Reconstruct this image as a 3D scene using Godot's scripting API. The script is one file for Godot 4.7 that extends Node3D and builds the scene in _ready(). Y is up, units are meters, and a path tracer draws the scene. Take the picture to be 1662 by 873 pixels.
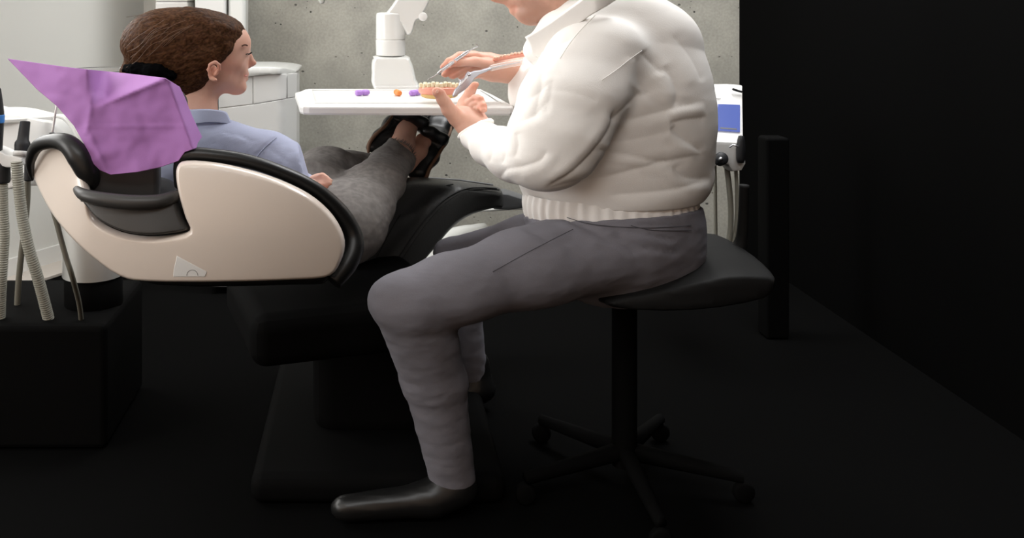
extends Node3D
# A dental treatment room: patient in the chair, dentist showing a jaw model.
# Pixels of the 1662 x 873 frame become points through P(): u, v give the direction, z the distance.
const F := 1500.0
const CX := 600.0
const CAMY := 1.18
const WIDE := 1.42        # the photograph shows every body this much broader than tall
var M := {}
var rng := RandomNumberGenerator.new()
var noise := FastNoiseLite.new()

func P(u: float, v: float, z: float) -> Vector3:
	return Vector3((u - CX) / F * z, CAMY - v / F * z, -z)

func uv_of(p: Vector3) -> Vector2:
	return Vector2(CX + p.x / -p.z * F, (CAMY - p.y) / -p.z * F)

# ---------------------------------------------------------------- nodes
var used := {}
func numbered(called: String) -> String:
	if not used.has(called):
		used[called] = 0
		return called
	used[called] += 1
	return "%s_%03d" % [called, used[called]]

func tag(o: Node, label := "", category := "", group := "", kind := "") -> Node:
	if label: o.set_meta("label", label)
	if category: o.set_meta("category", category)
	if group: o.set_meta("group", group)
	if kind: o.set_meta("kind", kind)
	return o

func thing(called: String, label: String, category: String, at := Vector3.ZERO, group := "") -> Node3D:
	var o := Node3D.new()
	o.name = numbered(called)
	add_child(o)
	o.position = at
	tag(o, label, category, group)
	return o

# places a mesh built in room coordinates under parent (whose position is taken off)
func put(called: String, mesh: Mesh, m: Material, parent: Node3D = null) -> MeshInstance3D:
	var o := MeshInstance3D.new()
	o.name = called if parent else numbered(called)
	o.mesh = mesh
	o.material_override = m
	if parent:
		parent.add_child(o, true)
		var at := Vector3.ZERO
		var n: Node = parent
		while n != self:
			at += (n as Node3D).position
			n = n.get_parent()
		o.position = -at
	else:
		add_child(o)
	return o

func structure(called: String, mesh: Mesh, m: Material) -> MeshInstance3D:
	var o := put(called, mesh, m)
	o.set_meta("kind", "structure")
	return o

# ---------------------------------------------------------------- materials
func mat(c: Color, rough := 0.6, more := {}) -> StandardMaterial3D:
	var m := StandardMaterial3D.new()
	m.albedo_color = c
	m.roughness = rough
	for k in more: m.set(k, more[k])
	return m

func rgb8(r: float, g: float, b: float) -> Color:
	return Color(r / 255.0, g / 255.0, b / 255.0)

func noise_tex(freq: float, octaves: int, ramp: Array, size := 512, seed_ := 1, normal := false) -> NoiseTexture2D:
	var n := FastNoiseLite.new()
	n.seed = seed_
	n.frequency = freq
	n.fractal_octaves = octaves
	var t := NoiseTexture2D.new()
	t.width = size
	t.height = size
	t.seamless = true
	t.noise = n
	if normal:
		t.as_normal_map = true
		t.bump_strength = 4.0
	elif ramp.size():
		var g := Gradient.new()
		g.offsets = PackedFloat32Array([0.0, 1.0])
		g.colors = PackedColorArray([ramp[0], ramp[1]])
		t.color_ramp = g
	return t

# ---------------------------------------------------------------- mesh tools
func commit(verts: PackedVector3Array, idx: PackedInt32Array, cols := PackedColorArray(), smooth := true) -> ArrayMesh:
	if not smooth:
		var v2 := PackedVector3Array()
		var c2 := PackedColorArray()
		var i2 := PackedInt32Array()
		for k in idx.size():
			v2.append(verts[idx[k]])
			if cols.size(): c2.append(cols[idx[k]])
			i2.append(k)
		verts = v2
		idx = i2
		cols = c2
	var nor := PackedVector3Array()
	nor.resize(verts.size())
	for t in range(0, idx.size(), 3):
		var a := idx[t]
		var b := idx[t + 1]
		var c := idx[t + 2]
		var n := (verts[c] - verts[a]).cross(verts[b] - verts[a])
		nor[a] += n
		nor[b] += n
		nor[c] += n
	for k in nor.size():
		nor[k] = nor[k].normalized() if nor[k].length_squared() > 0.0 else Vector3.UP
	var arr := []
	arr.resize(Mesh.ARRAY_MAX)
	arr[Mesh.ARRAY_VERTEX] = verts
	arr[Mesh.ARRAY_NORMAL] = nor
	arr[Mesh.ARRAY_INDEX] = idx
	if cols.size(): arr[Mesh.ARRAY_COLOR] = cols
	var m := ArrayMesh.new()
	m.add_surface_from_arrays(Mesh.PRIMITIVE_TRIANGLES, arr)
	return m

func join(list: Array) -> ArrayMesh:
	var st := SurfaceTool.new()
	st.begin(Mesh.PRIMITIVE_TRIANGLES)
	for m in list: st.append_from(m, 0, Transform3D())
	return st.commit()

func moved(m: Mesh, t: Transform3D) -> ArrayMesh:
	var st := SurfaceTool.new()
	st.begin(Mesh.PRIMITIVE_TRIANGLES)
	st.append_from(m, 0, t)
	return st.commit()

func rbox(size: Vector3, r: float, n := 4) -> ArrayMesh:
	var h := size / 2.0
	r = minf(r, minf(h.x, minf(h.y, h.z)) * 0.98)
	var inner := h - Vector3(r, r, r)
	var v := PackedVector3Array()
	var idx := PackedInt32Array()
	var steps := []
	for i in n + 1: steps.append(i / float(n) * 0.5)
	for f in 6:
		var ax := f / 2
		var s := 1.0 if f % 2 == 0 else -1.0
		var a1 := (ax + 1) % 3
		var a2 := (ax + 2) % 3
		var base := v.size()
		var row := []
		for i in range(n + 1): row.append([-1.0, -tan((1.0 - i / float(n)) * PI / 4)])
		for i in range(n + 1): row.append([1.0, tan(i / float(n) * PI / 4)])
		var w := row.size()
		for p in row:
			for q in row:
				var core := Vector3()
				core[ax] = s * inner[ax]
				core[a1] = p[0] * inner[a1]
				core[a2] = q[0] * inner[a2]
				var d := Vector3()
				d[ax] = s
				d[a1] = p[1]
				d[a2] = q[1]
				v.append(core + d.normalized() * r)
		for i in w - 1:
			for j in w - 1:
				var a := base + i * w + j
				var quad := [a, a + 1, a + w + 1, a, a + w + 1, a + w] if s > 0 else [a, a + w + 1, a + 1, a, a + w, a + w + 1]
				idx.append_array(PackedInt32Array(quad))
	var fix := PackedInt32Array()
	for t in range(0, idx.size(), 3):
		fix.append(idx[t]); fix.append(idx[t + 2]); fix.append(idx[t + 1])
	return commit(v, fix)

func box_at(c: Vector3, size: Vector3, r := 0.005, turn := 0.0, n := 2) -> ArrayMesh:
	return moved(rbox(size, r, n), Transform3D(Basis(Vector3.UP, turn), c))

func curve(pts: Array, sub := 6, closed := false) -> Array:
	var out := []
	var n := pts.size()
	var last := n if closed else n - 1
	for i in last:
		var p0 = pts[(i - 1 + n) % n] if closed else pts[maxi(i - 1, 0)]
		var p1 = pts[i]
		var p2 = pts[(i + 1) % n]
		var p3 = pts[(i + 2) % n] if closed else pts[mini(i + 2, n - 1)]
		for s in sub:
			var t := s / float(sub)
			out.append(0.5 * (2.0 * p1 + (p2 - p0) * t + (2.0 * p0 - 5.0 * p1 + 4.0 * p2 - p3) * t * t + (3.0 * p1 - p0 - 3.0 * p2 + p3) * t * t * t))
	if not closed: out.append(pts[n - 1])
	return out

# a swept tube; radii one value or one per point; flat squashes it along `side`
func tube(pts: Array, radii, sides := 12, flat := 1.0, rib := 0.0, ribs := 0.0) -> ArrayMesh:
	var n := pts.size()
	var v := PackedVector3Array()
	var idx := PackedInt32Array()
	var up := Vector3.ZERO
	var along := 0.0
	for i in n:
		var t: Vector3 = (pts[mini(i + 1, n - 1)] - pts[maxi(i - 1, 0)]).normalized()
		if i == 0:
			up = Vector3.BACK if absf(t.z) < 0.8 else Vector3.UP
		up = (up - t * up.dot(t)).normalized()
		var side := t.cross(up)
		if i: along += (pts[i] - pts[i - 1]).length()
		var r: float = radii if radii is float else lerpf(radii[int(i * (radii.size() - 1.0) / (n - 1.0))], radii[mini(int(i * (radii.size() - 1.0) / (n - 1.0)) + 1, radii.size() - 1)], fposmod(i * (radii.size() - 1.0) / (n - 1.0), 1.0))
		if ribs > 0.0: r += rib * sin(along * ribs * TAU)
		for k in sides:
			var a := TAU * k / sides
			v.append(pts[i] + (up * cos(a) * flat + side * sin(a)) * r)
	for i in n - 1:
		for k in sides:
			var a := i * sides + k
			var b := i * sides + (k + 1) % sides
			idx.append_array(PackedInt32Array([a, b, b + sides, a, b + sides, a + sides]))
	for e in 2:
		var c := v.size()
		v.append(pts[0] if e == 0 else pts[n - 1])
		var o := 0 if e == 0 else (n - 1) * sides
		for k in sides:
			var a := o + k
			var b := o + (k + 1) % sides
			idx.append_array(PackedInt32Array([c, b, a] if e == 0 else [c, a, b]))
	return commit(v, idx)

func rounded_tube(pts: Array, r: float, sides := 12, flat := 1.0) -> ArrayMesh:
	var q := []
	var rr := []
	var t0: Vector3 = (pts[1] - pts[0]).normalized()
	var n := pts.size()
	var t1: Vector3 = (pts[n - 1] - pts[n - 2]).normalized()
	for k in 4:
		var a := PI / 2 * k / 4.0
		q.append(pts[0] - t0 * r * (cos(a) - 0.6)); rr.append(r * sin(a) + 0.0002)
	for k in range(1, n - 1):
		q.append(pts[k]); rr.append(r)
	for k in range(3, -1, -1):
		var a := PI / 2 * k / 4.0
		q.append(pts[n - 1] + t1 * r * (cos(a) - 0.6)); rr.append(r * sin(a) + 0.0002)
	return tube(q, rr, sides, flat)

# profile: [radius, height] pairs around the y axis
func lathe(profile: Array, sides := 32) -> ArrayMesh:
	var v := PackedVector3Array()
	var idx := PackedInt32Array()
	for p in profile:
		for k in sides:
			var a := TAU * k / sides
			v.append(Vector3(cos(a) * p[0], p[1], sin(a) * p[0]))
	for i in profile.size() - 1:
		for k in sides:
			var a := i * sides + k
			var b := i * sides + (k + 1) % sides
			idx.append_array(PackedInt32Array([a, b + sides, b, a, a + sides, b + sides]))
	return commit(v, idx)

# a thick, softly edged sheet: an outline in pixels, lying at the distance zf(u, v)
func plate(outline: Array, zf: Callable, thick: float, round_px := 5.0, step := 9.0, smooth := 5) -> ArrayMesh:
	var o: Array = curve(outline, smooth, true) if smooth > 0 else outline
	var edge := PackedVector2Array()
	for i in o.size():
		var a: Vector2 = o[i]
		var b: Vector2 = o[(i + 1) % o.size()]
		var k := maxi(1, int(a.distance_to(b) / (step * 0.7)))
		for s in k: edge.append(a.lerp(b, s / float(k)))
	if not Geometry2D.is_polygon_clockwise(edge): edge.reverse()
	var n := edge.size()
	var turn := PackedVector2Array()
	var lo := edge[0]
	var hi := edge[0]
	for i in n:
		lo = lo.min(edge[i])
		hi = hi.max(edge[i])
		var d0 := (edge[i] - edge[(i - 1 + n) % n]).normalized()
		var d1 := (edge[(i + 1) % n] - edge[i]).normalized()
		var q := Vector2(-(d0 + d1).y, (d0 + d1).x).normalized()
		turn.append(q / maxf(0.55, q.dot(Vector2(-d0.y, d0.x))))
	var probe := edge[0] + turn[0] * 0.05
	if not Geometry2D.is_point_in_polygon(probe, edge):
		for i in n: turn[i] = -turn[i]
	var R := 5
	var last := PackedVector2Array()
	for i in n: last.append(edge[i] + turn[i] * round_px)
	var pts := PackedVector2Array(last)
	var grown := Geometry2D.offset_polygon(edge, -round_px - step * 0.45, Geometry2D.JOIN_ROUND)
	var y := lo.y + step * 0.5
	var odd := 0
	while y < hi.y:
		var x := lo.x + step * (0.5 if odd else 0.0)
		while x < hi.x:
			var q := Vector2(x, y)
			for g in grown:
				if Geometry2D.is_point_in_polygon(q, g):
					pts.append(q)
					break
			x += step
		y += step * 0.87
		odd = 1 - odd
	var tri := Geometry2D.triangulate_delaunay(pts)
	var v := PackedVector3Array()
	var idx := PackedInt32Array()
	var outward := (edge[1] - edge[0]).cross(turn[0]) > 0.0
	for back in 2:
		var side := -1.0 if back else 1.0
		var first := v.size()
		for r in range(R, -1, -1):
			var ang := PI / 2 * r / R
			for i in n:
				var q := edge[i] + turn[i] * round_px * (1.0 - cos(ang))
				v.append(P(q.x, q.y, zf.call(q.x, q.y)) + Vector3(0, 0, side * sin(ang) * thick * 0.5))
		for r in R:
			for i in n:
				var a := first + r * n + i
				var b := first + r * n + (i + 1) % n
				if outward != (back == 1): idx.append_array(PackedInt32Array([a, b + n, b, a, a + n, b + n]))
				else: idx.append_array(PackedInt32Array([a, b, b + n, a, b + n, a + n]))
		var rest := v.size()
		for i in range(n, pts.size()):
			v.append(P(pts[i].x, pts[i].y, zf.call(pts[i].x, pts[i].y)) + Vector3(0, 0, side * thick * 0.5))
		for t in range(0, tri.size(), 3):
			var c := (pts[tri[t]] + pts[tri[t + 1]] + pts[tri[t + 2]]) / 3.0
			if not Geometry2D.is_point_in_polygon(c, last): continue
			var a := tri[t]
			var b := tri[t + 1]
			var d := tri[t + 2]
			if ((pts[b] - pts[a]).cross(pts[d] - pts[a]) < 0.0) != (back == 1):
				var sw := b
				b = d
				d = sw
			for k in [a, b, d]: idx.append(first + k if k < n else rest + k - n)
	return commit(v, idx)

func V(list: Array) -> Array:
	var o := []
	for i in range(0, list.size(), 2): o.append(Vector2(list[i], list[i + 1]))
	return o

# u, v, z triples -> points
func L(list: Array) -> Array:
	var o := []
	for i in range(0, list.size(), 3): o.append(P(list[i], list[i + 1], list[i + 2]))
	return o

# ---------------------------------------------------------------- bodies: smooth union of tapered bones, meshed as surface nets
class Body:
	var a := PackedVector3Array()
	var ab := PackedVector3Array()
	var inv := PackedFloat32Array()
	var ra := PackedFloat32Array()
	var rb := PackedFloat32Array()
	var kk := PackedFloat32Array()
	var cuts := []            # planes [normal, distance, softness] in squeezed space
	var wide := 1.42
	func bone(p: Vector3, rp: float, q: Vector3, rq: float, k := 0.02) -> void:
		p.x /= wide
		q.x /= wide
		a.append(p)
		ab.append(q - p)
		inv.append(1.0 / maxf((q - p).length_squared(), 1e-9))
		ra.append(rp)
		rb.append(rq)
		kk.append(k)
	func cut(through: Vector3, normal: Vector3, reach := 9.0) -> void:
		through.x /= wide
		normal.x *= wide
		normal = normal.normalized()
		cuts.append([normal, normal.dot(through), through, reach * reach])
	func mesh(cell: float) -> Array:
		var lo := Vector3.INF
		var hi := -Vector3.INF
		for i in a.size():
			for e in 2:
				var c := a[i] + ab[i] * e
				var r := (rb[i] if e else ra[i]) + kk[i] * 0.3
				lo = lo.min(c - Vector3(r, r, r))
				hi = hi.max(c + Vector3(r, r, r))
		lo -= Vector3.ONE * cell * 2.0
		var dims := Vector3i(((hi - lo) / cell).ceil()) + Vector3i.ONE * 3
		var B := 8
		var nb := Vector3i((dims.x + B - 1) / B, (dims.y + B - 1) / B, (dims.z + B - 1) / B)
		dims = nb * B + Vector3i.ONE
		var sx := dims.x
		var sxy := dims.x * dims.y
		var val := PackedFloat32Array()
		val.resize(sxy * dims.z)
		val.fill(1.0)
		var half := B * cell * 0.5
		var diag := half * 1.7321
		var active := []
		var nbones := a.size()
		var da := PackedFloat32Array()
		da.resize(nbones)
		for bz in nb.z:
			for by in nb.y:
				for bx in nb.x:
					var c := lo + Vector3(bx * B, by * B, bz * B) * cell + Vector3.ONE * half
					var best := 1e9
					for i in nbones:
						var pa := c - a[i]
						var h := clampf(pa.dot(ab[i]) * inv[i], 0.0, 1.0)
						var d := (pa - ab[i] * h).length() - lerpf(ra[i], rb[i], h)
						da[i] = d
						if d < best: best = d
					if best > diag + 0.02: continue
					var filled := best < -diag - 0.03
					if filled and cuts.is_empty():
						for z in range(bz * B, bz * B + B + 1):
							for y in range(by * B, by * B + B + 1):
								var o := z * sxy + y * sx + bx * B
								for x in B + 1:
									if val[o + x] == 1.0: val[o + x] = -1.0
						continue
					var ids := PackedInt32Array()
					for i in nbones:
						if da[i] < best + 2.0 * diag + kk[i]: ids.append(i)
					active.append(Vector3i(bx, by, bz))
					for z in range(bz * B, bz * B + B + 1):
						for y in range(by * B, by * B + B + 1):
							var o := z * sxy + y * sx + bx * B
							for x in B + 1:
								var p := lo + Vector3(bx * B + x, y, z) * cell
								var d := 1e9
								for i in ids:
									var pa := p - a[i]
									var h := clampf(pa.dot(ab[i]) * inv[i], 0.0, 1.0)
									var di := (pa - ab[i] * h).length() - (ra[i] + (rb[i] - ra[i]) * h)
									var k := kk[i]
									var hh := k - absf(d - di)
									d = minf(d, di)
									if hh > 0.0: d -= hh * hh / k * 0.25
								for q in cuts:
									if p.distance_squared_to(q[2]) < q[3]: d = maxf(d, p.dot(q[0]) - q[1])
								val[o + x] = d
		var vid := {}
		var verts := PackedVector3Array()
		var idx := PackedInt32Array()
		var offs := [0, 1, sx, sx + 1, sxy, sxy + 1, sxy + sx, sxy + sx + 1]
		for blk in active:
			for z in range(blk.z * B, blk.z * B + B):
				for y in range(blk.y * B, blk.y * B + B):
					var o: int = z * sxy + y * sx + blk.x * B
					for x in B:
						var c := o + x
						var neg := 0
						for k in 8:
							if val[c + offs[k]] < 0.0: neg += 1
						if neg == 0 or neg == 8: continue
						var sum := Vector3.ZERO
						var cnt := 0
						for e in 12:
							var i0: int = EDGE[e * 2]
							var i1: int = EDGE[e * 2 + 1]
							var v0 := val[c + offs[i0]]
							var v1 := val[c + offs[i1]]
							if (v0 < 0.0) == (v1 < 0.0): continue
							var t := v0 / (v0 - v1)
							sum += Vector3(i0 & 1, (i0 >> 1) & 1, i0 >> 2).lerp(Vector3(i1 & 1, (i1 >> 1) & 1, i1 >> 2), t)
							cnt += 1
						vid[c] = verts.size()
						verts.append(lo + (Vector3(blk.x * B + x, y, z) + sum / cnt) * cell)
		for c in vid:
			for ax in 3:
				var s: int = [1, sx, sxy][ax]
				var p: int = [sx, sxy, 1][ax]
				var q: int = [sxy, 1, sx][ax]
				var v0 := val[c]
				var v1 := val[c + s]
				if (v0 < 0.0) == (v1 < 0.0): continue
				if not (vid.has(c - p) and vid.has(c - q) and vid.has(c - p - q)): continue
				var i0: int = vid[c]
				var i1: int = vid[c - p]
				var i2: int = vid[c - p - q]
				var i3: int = vid[c - q]
				if v0 < 0.0:
					idx.append_array(PackedInt32Array([i0, i2, i1, i0, i3, i2]))
				else:
					idx.append_array(PackedInt32Array([i0, i1, i2, i0, i2, i3]))
		for i in verts.size():
			verts[i].x *= wide
		return [verts, idx]
	const EDGE := [0, 1, 2, 3, 4, 5, 6, 7, 0, 2, 1, 3, 4, 6, 5, 7, 0, 4, 1, 5, 2, 6, 3, 7]

func normals_of(verts: PackedVector3Array, idx: PackedInt32Array) -> PackedVector3Array:
	var nor := PackedVector3Array()
	nor.resize(verts.size())
	for t in range(0, idx.size(), 3):
		var a := idx[t]
		var b := idx[t + 1]
		var c := idx[t + 2]
		var n := (verts[c] - verts[a]).cross(verts[b] - verts[a])
		nor[a] += n
		nor[b] += n
		nor[c] += n
	for k in nor.size(): nor[k] = nor[k].normalized()
	return nor

# adds a bone from pixels: radius in pixels at its own distance
func bn(f: Body, u0, v0, z0, r0, u1, v1, z1, r1, k := 0.02) -> void:
	f.bone(P(u0, v0, z0), r0 * z0 / F, P(u1, v1, z1), r1 * z1 / F, k)

# folds of cloth: lines [amplitude in mm, width in px, u0, v0, u1, v1, ...]; a groove with a soft ridge beside it
func fold(verts: PackedVector3Array, idx: PackedInt32Array, lines: Array, rough := 0.0, freq := 18.0) -> PackedVector3Array:
	var nor := normals_of(verts, idx)
	var bins := {}
	for l in lines:
		var pts := []
		for i in range(2, l.size(), 2): pts.append(Vector2(l[i], l[i + 1]))
		pts = curve(pts, 4)
		var n := pts.size() - 1
		for i in n:
			var reach: float = absf(l[1]) * 4.0
			var lo: Vector2 = pts[i].min(pts[i + 1]) - Vector2(reach, reach)
			var hi: Vector2 = pts[i].max(pts[i + 1]) + Vector2(reach, reach)
			var e0 := smoothstep(0.0, 0.25, i / float(n)) * smoothstep(0.0, 0.25, 1.0 - i / float(n))
			for by in range(int(lo.y) / 24 - 1, int(hi.y) / 24 + 1):
				for bx in range(int(lo.x) / 24 - 1, int(hi.x) / 24 + 1):
					var key := Vector2i(bx, by)
					if not bins.has(key): bins[key] = []
					bins[key].append([l, pts[i], pts[i + 1], i / float(n), 1.0 / n])
	var out := verts.duplicate()
	for i in verts.size():
		var p := verts[i]
		var move := 0.0
		if rough > 0.0:
			move += noise.get_noise_3d(p.x * freq, p.y * freq * 2.0, p.z * freq) * rough
		var q := uv_of(p)
		var key := Vector2i(int(q.x / 24.0), int(q.y / 24.0))
		if nor[i].z > -0.2 and bins.has(key):
			var done := {}
			for s in bins[key]:
				var d: Vector2 = s[2] - s[1]
				var h := clampf((q - s[1]).dot(d) / maxf(d.length_squared(), 1e-6), 0.0, 1.0)
				var r: Vector2 = q - (s[1] + d * h)
				var dist := r.length()
				var lid = s[0]
				if not done.has(lid) or done[lid][0] > dist:
					done[lid] = [dist, signf(d.cross(r)), s[3] + h * s[4]]
			for lid in done:
				var w: float = absf(lid[1])
				var sd: float = done[lid][0] / w * done[lid][1] * signf(lid[1])
				var t: float = done[lid][2]
				var ends := smoothstep(0.0, 0.18, t) * smoothstep(0.0, 0.18, 1.0 - t)
				var cutin := exp(-absf(sd) * (1.5 if sd > 0.0 else 0.75))
				move += lid[0] * 0.001 * ends * (-cutin + 0.45 * exp(-(sd - 2.1) * (sd - 2.1) * 0.4))
		out[i] = p + nor[i] * move
	return out

# how far away the surface is under a pixel: the frontmost of the vertices near it
func surf_z(verts: PackedVector3Array, u: float, v: float, reach := 5.0) -> float:
	var best := 99.0
	for p in verts:
		var q := uv_of(p)
		if absf(q.x - u) < reach and absf(q.y - v) < reach and -p.z < best: best = -p.z
	return best

func laid_line(verts: PackedVector3Array, line: Array, r: float, lift := 0.001) -> ArrayMesh:
	var pts := []
	for q in curve(V(line), 5):
		var z := surf_z(verts, q.x, q.y)
		if z < 90.0: pts.append(P(q.x, q.y, z - lift))
	for k in 2:
		var s := pts.duplicate()
		for i in range(1, pts.size() - 1): s[i] = (pts[i - 1] + pts[i] * 2.0 + pts[i + 1]) / 4.0
		pts = s
	return tube(pts, r, 6)

# ================================================================ light and room
func area(parent: Node3D, at: Vector3, look: Vector3, size: Vector2, energy: float, c := Color.WHITE) -> void:
	var l := AreaLight3D.new()
	l.name = "lamp_light"
	l.area_size = size
	l.area_normalize_energy = true
	l.light_energy = energy
	l.light_color = c
	l.shadow_enabled = true
	l.area_range = 14.0
	l.area_attenuation = 2.0
	parent.add_child(l)
	var up := Vector3.UP if absf(look.normalized().y) < 0.9 else Vector3.FORWARD
	l.transform = Transform3D(Basis.looking_at(look, up), at)

func camera_and_light() -> void:
	var cam := Camera3D.new()
	cam.name = "camera"
	cam.position = Vector3(0, CAMY, 0)
	cam.projection = Camera3D.PROJECTION_FRUSTUM
	cam.near = 0.1
	cam.far = 40.0
	cam.size = 0.1 * 873.0 / F
	cam.frustum_offset = Vector2((831.0 - CX) / F, -436.5 / F) * 0.1
	add_child(cam)
	cam.current = true
	var env := Environment.new()
	env.background_mode = Environment.BG_COLOR
	env.background_color = Color(0.75, 0.85, 1.0)
	env.background_energy_multiplier = 1.0
	env.tonemap_mode = Environment.TONE_MAPPER_LINEAR
	env.tonemap_exposure = 1.05
	env.sdfgi_enabled = true
	env.ssao_enabled = true
	env.ssil_enabled = true
	var we := WorldEnvironment.new()
	we.name = "world_environment"
	we.environment = env
	add_child(we)
	# daylight through the window in the left wall
	var n := WALL_N
	var w := wall_point(2.8)
	area(self, Vector3(w.x, 1.95, w.z) + n * 0.06, n + Vector3(0, -0.15, 0), Vector2(2.0, 1.25), 5.4, Color(1.0, 0.99, 0.97))
	var w2 := wall_point(0.3)
	area(self, Vector3(w2.x, 1.7, w2.z) + n * 0.06, n + Vector3(0, -0.1, 0), Vector2(2.0, 1.6), 9.5, Color(1.0, 0.99, 0.97))
	# flat panels in the ceiling
	ceiling_panel(Vector3(0.45, 2.8, -3.4), Vector2(1.8, 0.6), 2.8, "rectangular ceiling light panel above the tray")
	ceiling_panel(Vector3(1.35, 2.8, -2.75), Vector2(0.6, 1.2), 4.0, "rectangular ceiling light panel beside the black wall")
	ceiling_panel(Vector3(-0.3, 2.8, 0.1), Vector2(1.8, 0.9), 1.6, "wide added fill light panel over the unseen near end of the room")  # added as frontal fill above the camera, not a known fixture

func ceiling_panel(at: Vector3, size: Vector2, energy: float, label: String) -> void:
	var t := thing("ceiling_light", label, "light", at, "ceiling light panels")
	var f := []
	for s in [-1.0, 1.0]:
		f.append(box_at(at + Vector3(s * (size.x / 2 + 0.015), -0.02, 0), Vector3(0.03, 0.04, size.y + 0.06), 0.004))
		f.append(box_at(at + Vector3(0, -0.02, s * (size.y / 2 + 0.015)), Vector3(size.x, 0.04, 0.03), 0.004))
	put("frame", join(f), M.white_plastic, t)
	put("diffuser", box_at(at + Vector3(0, -0.01, 0), Vector3(size.x, 0.015, size.y), 0.003), M.lamp, t)
	area(t, Vector3(0, -0.03, 0), Vector3.DOWN, size, energy)

const WALL_D := Vector3(0.4932, 0.0, -0.8699)     # along the left wall, away from the camera
const WALL_N := Vector3(0.8699, 0.0, 0.4932)      # out of it, into the room
const BACK := 4.38
const RIGHT := 1.752
func wall_point(z: float, y := 0.0) -> Vector3:
	return Vector3(-1.414 + 0.567 * (z - 4.12), y, -z)

func wall_piece(z0: float, z1: float, y0: float, y1: float, thick: float, out := 0.0) -> ArrayMesh:
	var a := wall_point(z0)
	var b := wall_point(z1)
	var mid := (a + b) / 2.0 + WALL_N * (out - thick / 2.0) + Vector3(0, (y0 + y1) / 2.0, 0)
	return box_at(mid, Vector3(thick, y1 - y0, a.distance_to(b)), 0.002, atan2(-WALL_D.x, -WALL_D.z), 1)

func concrete_material() -> StandardMaterial3D:
	var S := 1024
	var im := Image.create(S, S, false, Image.FORMAT_RGB8)
	var hm := Image.create(S, S, false, Image.FORMAT_RGB8)
	var n1 := FastNoiseLite.new()
	n1.seed = 5
	n1.frequency = 0.006
	n1.fractal_octaves = 5
	var n2 := FastNoiseLite.new()
	n2.seed = 9
	n2.frequency = 0.11
	n2.fractal_octaves = 2
	var i1 := n1.get_seamless_image(S, S)
	var i2 := n2.get_seamless_image(S, S)
	for y in S:
		for x in S:
			var g := 0.63 + (i1.get_pixel(x, y).r - 0.5) * 0.11 + (i2.get_pixel(x, y).r - 0.5) * 0.07
			im.set_pixel(x, y, Color(g * 1.0, g * 0.985, g * 0.925))
			hm.set_pixel(x, y, Color(0.8, 0.8, 0.8))
	var r := RandomNumberGenerator.new()
	r.seed = 41
	for k in 460:                                  # air holes in the cast face
		var c := Vector2(r.randf() * S, r.randf() * S)
		var rad := 0.7 + 2.4 * pow(r.randf(), 5.0)
		var st := 1.0 + r.randf() * 0.8
		var dark := r.randf_range(0.35, 0.8)
		if r.randf() < 0.1: dark = 1.12
		for dy in range(-7, 8):
			for dx in range(-7, 8):
				if Vector2(dx / st, dy).length() <= rad:
					var x := posmod(int(c.x) + dx, S)
					var y := posmod(int(c.y) + dy, S)
					var o := im.get_pixel(x, y)
					im.set_pixel(x, y, Color(o.r * dark, o.g * dark, o.b * dark))
					if dark < 1.0: hm.set_pixel(x, y, Color(0.2, 0.2, 0.2))
	var m := mat(Color.WHITE, 0.85)
	m.albedo_texture = ImageTexture.create_from_image(im)
	m.heightmap_enabled = true
	m.heightmap_texture = ImageTexture.create_from_image(hm)
	m.heightmap_scale = 0.25
	m.uv1_triplanar = true
	m.uv1_world_triplanar = true
	m.uv1_scale = Vector3.ONE * 0.55
	return m

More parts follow.
